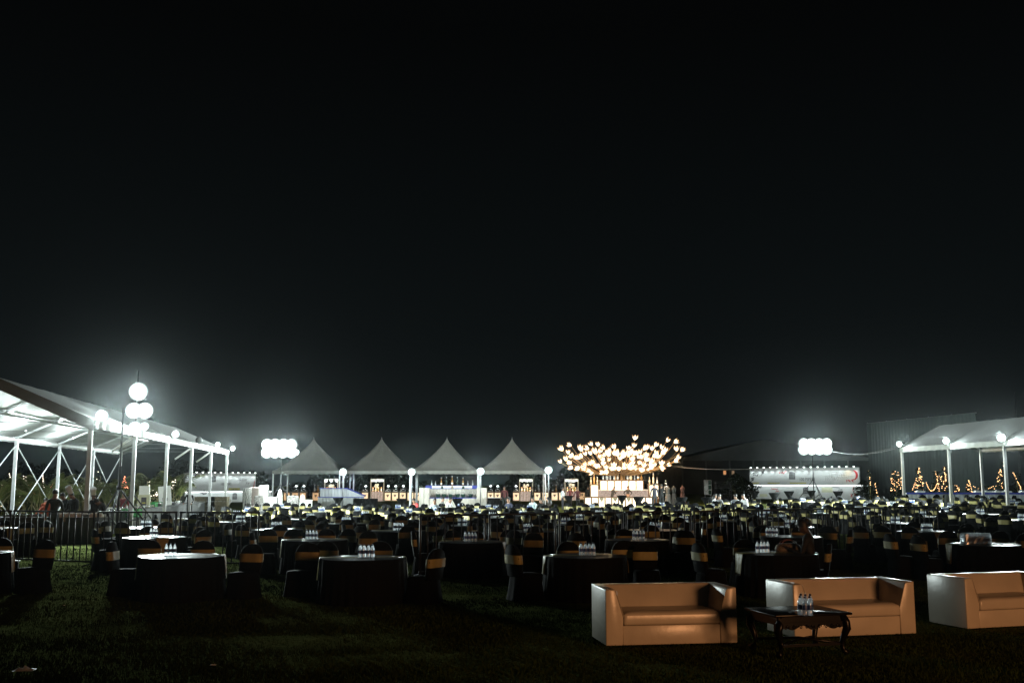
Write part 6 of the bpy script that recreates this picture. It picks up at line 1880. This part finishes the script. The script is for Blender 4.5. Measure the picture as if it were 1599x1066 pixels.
def fairy(px0, px1, y0, y1, D, n, m, label, shape='fill', r=1.0, bush=True):
    c = at_y((px0 + px1) / 2, y1, D); g_ = gz(c.x, D)
    t = thing('fairy_light_shrub', label, 'fairy lights', (c.x, D, g_))
    pts = []
    for k in range(n):
        f = R.random()
        if shape == 'cone': px = (px0 + px1) / 2 + (px1 - px0) / 2 * R.uniform(-1, 1) * f ** .9; py = y0 + (y1 - y0) * f
        elif shape == 'line': f = (k + .5) / n; px = px0 + (px1 - px0) * f + R.uniform(-.6, .6); py = y0 + (y1 - y0) * f
        elif shape == 'arc': f = (k + .5) / n; px = px0 + (px1 - px0) * f; py = y1 - (y1 - y0) * (2 * f - 1) ** 2
        else: px = R.uniform(px0, px1); py = R.uniform(y0, y1)
        d = R.uniform(-.5, .5); q = at_y(px, py, D + d); pts.append((q.x - c.x, d, max(.1, q.z - g_)))
    tag(bulbs(pts, m, 'bulbs', t, r), kind='stuff')
    zt = max(p[2] for p in pts); w = max(.15, max(abs(p[0]) for p in pts))
    # the shrub that carries them
    mb = MB(); vs = []; fs = []
    for k in range(220 if bush else 60):
        f = R.random(); a = R.uniform(0, 6.28); rr = w * (1 - f * (.8 if shape == 'cone' else .25)) * R.uniform(.2, 1.0)
        p = Vector((rr * math.cos(a), rr * math.sin(a) * .6, zt * f)); u = Vector((R.uniform(-1, 1), R.uniform(-1, 1), R.uniform(-1, 1))).normalized() * .09; v = u.cross(Vector((R.uniform(-1, 1), 1, .3))).normalized() * .04
        o = len(vs); vs += [p - u, p + v, p + u, p - v]; fs.append((o, o + 1, o + 2, o + 3))
    tag(MB().add(vs, fs).build('foliage', M['dleaf'], t), kind='stuff')
    MB().tube([(0, 0, 0), (.02, 0, zt * .5), (0, .02, zt * .92)], [.05, .035, .015], 6).build('stem', M['stem'], t)
    return t
RF = [(1357, 1359.5, 734, 758, 10, 'line', 'single vertical string of lights left of the right marquee'), (1366, 1371, 752, 775, 14, 'line', 'short string of lights bending down beside the single vertical string'),
      (1391, 1408, 745, 767, 42, 'fill', 'dense block of lights on a shrub left of the first right marquee post'), (1393, 1405, 733, 746, 7, 'fill', 'sparse lights above the dense block of lights'),
      (1424, 1446, 729, 767, 62, 'cone', 'large cone-shaped lit shrub between the first two right marquee posts'), (1446, 1464, 752, 766, 22, 'arc', 'sagging chain of lights right of the large lit cone'),
      (1461, 1467, 735, 768, 22, 'line', 'slim lit shrub left of the tallest lit spire'), (1464, 1479, 740, 768, 30, 'fill', 'loose lights at the foot of the tallest lit spire'), (1474, 1478, 728, 756, 20, 'line', 'tallest lit spire left of the middle right marquee post'),
      (1483, 1485, 741, 764, 14, 'line', 'lit string touching the middle right marquee post'), (1491, 1499, 757, 768, 12, 'fill', 'small lit shrub just right of the middle right marquee post'),
      (1506, 1519, 748, 769, 30, 'cone', 'rounded lit shrub left of the rear braced post'), (1519, 1552, 758, 764, 14, 'arc', 'thin chain of lights low behind the white counter'), (1551, 1573, 732, 764, 40, 'cone', 'broad lit cone behind the cross brace'),
      (1566, 1570, 721, 735, 6, 'line', 'topmost few lights above the cross brace'), (1582, 1595, 737, 764, 18, 'line', 'slanting string of lights near the right picture edge')]
for (a, b, c, d, n, sh, lab) in RF: fairy(a, b, c, d, 73, n, M['bulb'], lab, sh, .62)
LF = [(0, 4, 752, 798, 8, 'fill', 'few lights at the left picture edge', 'w'), (14, 16, 738, 746, 3, 'line', 'pair of lights left of the leftmost rear post', 'w'), (30, 36, 765, 792, 14, 'fill', 'lights low on the palm behind the left cross brace', 'w'),
      (36, 41, 736, 754, 5, 'fill', 'sparse lights high on the left palm', 'w'), (44, 56, 755, 773, 26, 'fill', 'dense pinkish cluster of lights behind the left cross brace', 'r'), (66, 69, 740, 764, 10, 'line', 'vertical string above the workers in orange', 'w'),
      (79, 83, 755, 768, 7, 'fill', 'small cluster above the man in black', 'r'), (92, 94, 764, 771, 3, 'line', 'two lights beside the man in black', 'w'), (128, 131, 757, 787, 8, 'line', 'string left of the near marquee post', 'w'),
      (140, 146, 751, 768, 14, 'fill', 'pinkish lights right of the near marquee post', 'r'), (150, 160, 735, 776, 10, 'fill', 'sparse lights above the second chef', 'w'), (189, 200, 743, 762, 30, 'cone', 'dense pinkish cluster left of the second marquee post', 'r'),
      (224, 234, 745, 775, 20, 'fill', 'string of lights right of the second marquee post', 'w'), (236, 246, 765, 775, 10, 'fill', 'lights at the foot of the leaning palm', 'w'), (268, 274, 745, 765, 9, 'fill', 'lights left of the left banner bar', 'w')]
for (a, b, c, d, n, sh, lab, k) in LF: fairy(a, b, c, d, 70, n, M['bulb_white' if k == 'w' else 'bulb_red'], lab, sh, .75, bush=False)
p = at_y(1110, 735, 90)
fairy(1023.5 + 12.5, 1043, 749, 768, 88, 12, M['bulb_white'], 'small lit cone tree behind the men right of the tree bar', 'cone', .8)

# shrubs beside the dark rack and a far tree mass
def leaf_mass(n, fn, name, m, label, size=.25, kind='stuff'):
    vs = []; fs = []
    for k in range(n):
        p = fn(); u = Vector((R.uniform(-1, 1), R.uniform(-1, 1), R.uniform(-1, 1))).normalized() * size; v = u.cross(Vector((R.uniform(-1, 1), R.uniform(-1, 1), .3))).normalized() * size * .5
        o = len(vs); vs += [p - u, p + v, p + u, p - v]; fs.append((o, o + 1, o + 2, o + 3))
    return tag(MB().add(vs, fs).build(name, m), label, 'trees', kind=kind)
def tree_pt():
    x = R.uniform(-75, 22); y = R.uniform(150, 165)
    h = 2.6 + 1.6 * math.sin(x * .23) + 1.1 * math.sin(x * .61 + 1) + .7 * math.sin(x * 1.7)
    return Vector((x, y, h * (R.random() ** .7)))
leaf_mass(26000, tree_pt, 'far_tree_line', M['dleaf'], 'dark line of trees far behind the tents and the buffet', .38)
for i, (px, D, w, h) in enumerate(((1150, 98, 1.6, 2.6), (1161, 99, 1.5, 2.2), (1349, 106, 1.2, 2.0))):
    x = xat(px, D, 1); g_ = gz(x, D)
    t = thing('dark_shrub', ['dark leafy shrub right of the equipment rack', 'dark shrub touching the left end of the right banner bar', 'dark shrub at the right end of the right banner bar'][i], 'shrub', (x, D, g_))
    vs = []; fs = []
    for k in range(700):
        a = R.uniform(0, 6.28); f = R.random(); rr = w * math.sin(PI * min(.97, f * .8 + .18)) * R.random() ** .4; p = Vector((rr * math.cos(a), rr * math.sin(a), h * f))
        u = Vector((R.uniform(-1, 1), R.uniform(-1, 1), R.uniform(-1, 1))).normalized() * .13; v = u.cross(Vector((.3, 1, .3))).normalized() * .06
        o = len(vs); vs += [p - u, p + v, p + u, p - v]; fs.append((o, o + 1, o + 2, o + 3))
    tag(MB().add(vs, fs).build('foliage', M['dleaf'], t), kind='stuff')
    for k in range(5): MB().tube([(0, 0, 0), (R.uniform(-.3, .3) * w, R.uniform(-.3, .3) * w, h * .6)], [.05, .02], 6).build('stem', M['stem'], t)

# litter on the lawn
for (px, py, s, lab) in ((38, 1049, .11, 'crumpled white paper on the grass at the lower left'), (333, 1041, .035, 'tiny white scrap on the dark grass, lower left of centre'), (100, 947, .02, 'tiny scrap on the grass between the left tables')):
    p = on_ground(px, py); vs = []; 
    n = 8; fs = []
    for i in range(n + 1):
        for j in range(n + 1): vs.append(((i / n - .5) * 2 * s, (j / n - .5) * 1.4 * s, .015 + s * .45 * R.random() * math.sin(PI * i / n) * math.sin(PI * j / n) + .01))
    fs = [(i * (n + 1) + j, i * (n + 1) + j + 1, (i + 1) * (n + 1) + j + 1, (i + 1) * (n + 1) + j) for i in range(n) for j in range(n)]
    tag(MB().add(vs, fs).build('paper_scrap', M['white'], None, p, R.uniform(0, 3)), lab, 'litter')
# lamps added inside the left marquee to brighten the roof underside
for yy, w in ((3.5, 1), (10.5, 1.0), (18, .8)):
    q = LM4 @ Vector((-5.6, yy, EAVE + .15))
    flood(q, math.radians(0), math.radians(25), 0, f"{['near', 'middle', 'far'][int(yy // 7.1)]} added floodlight under the left marquee roof", lens=.2)
    light('POINT', (q.x, q.y, q.z - .35), POWER['inner'] * w, COOL, .2, name='marquee_added_light')
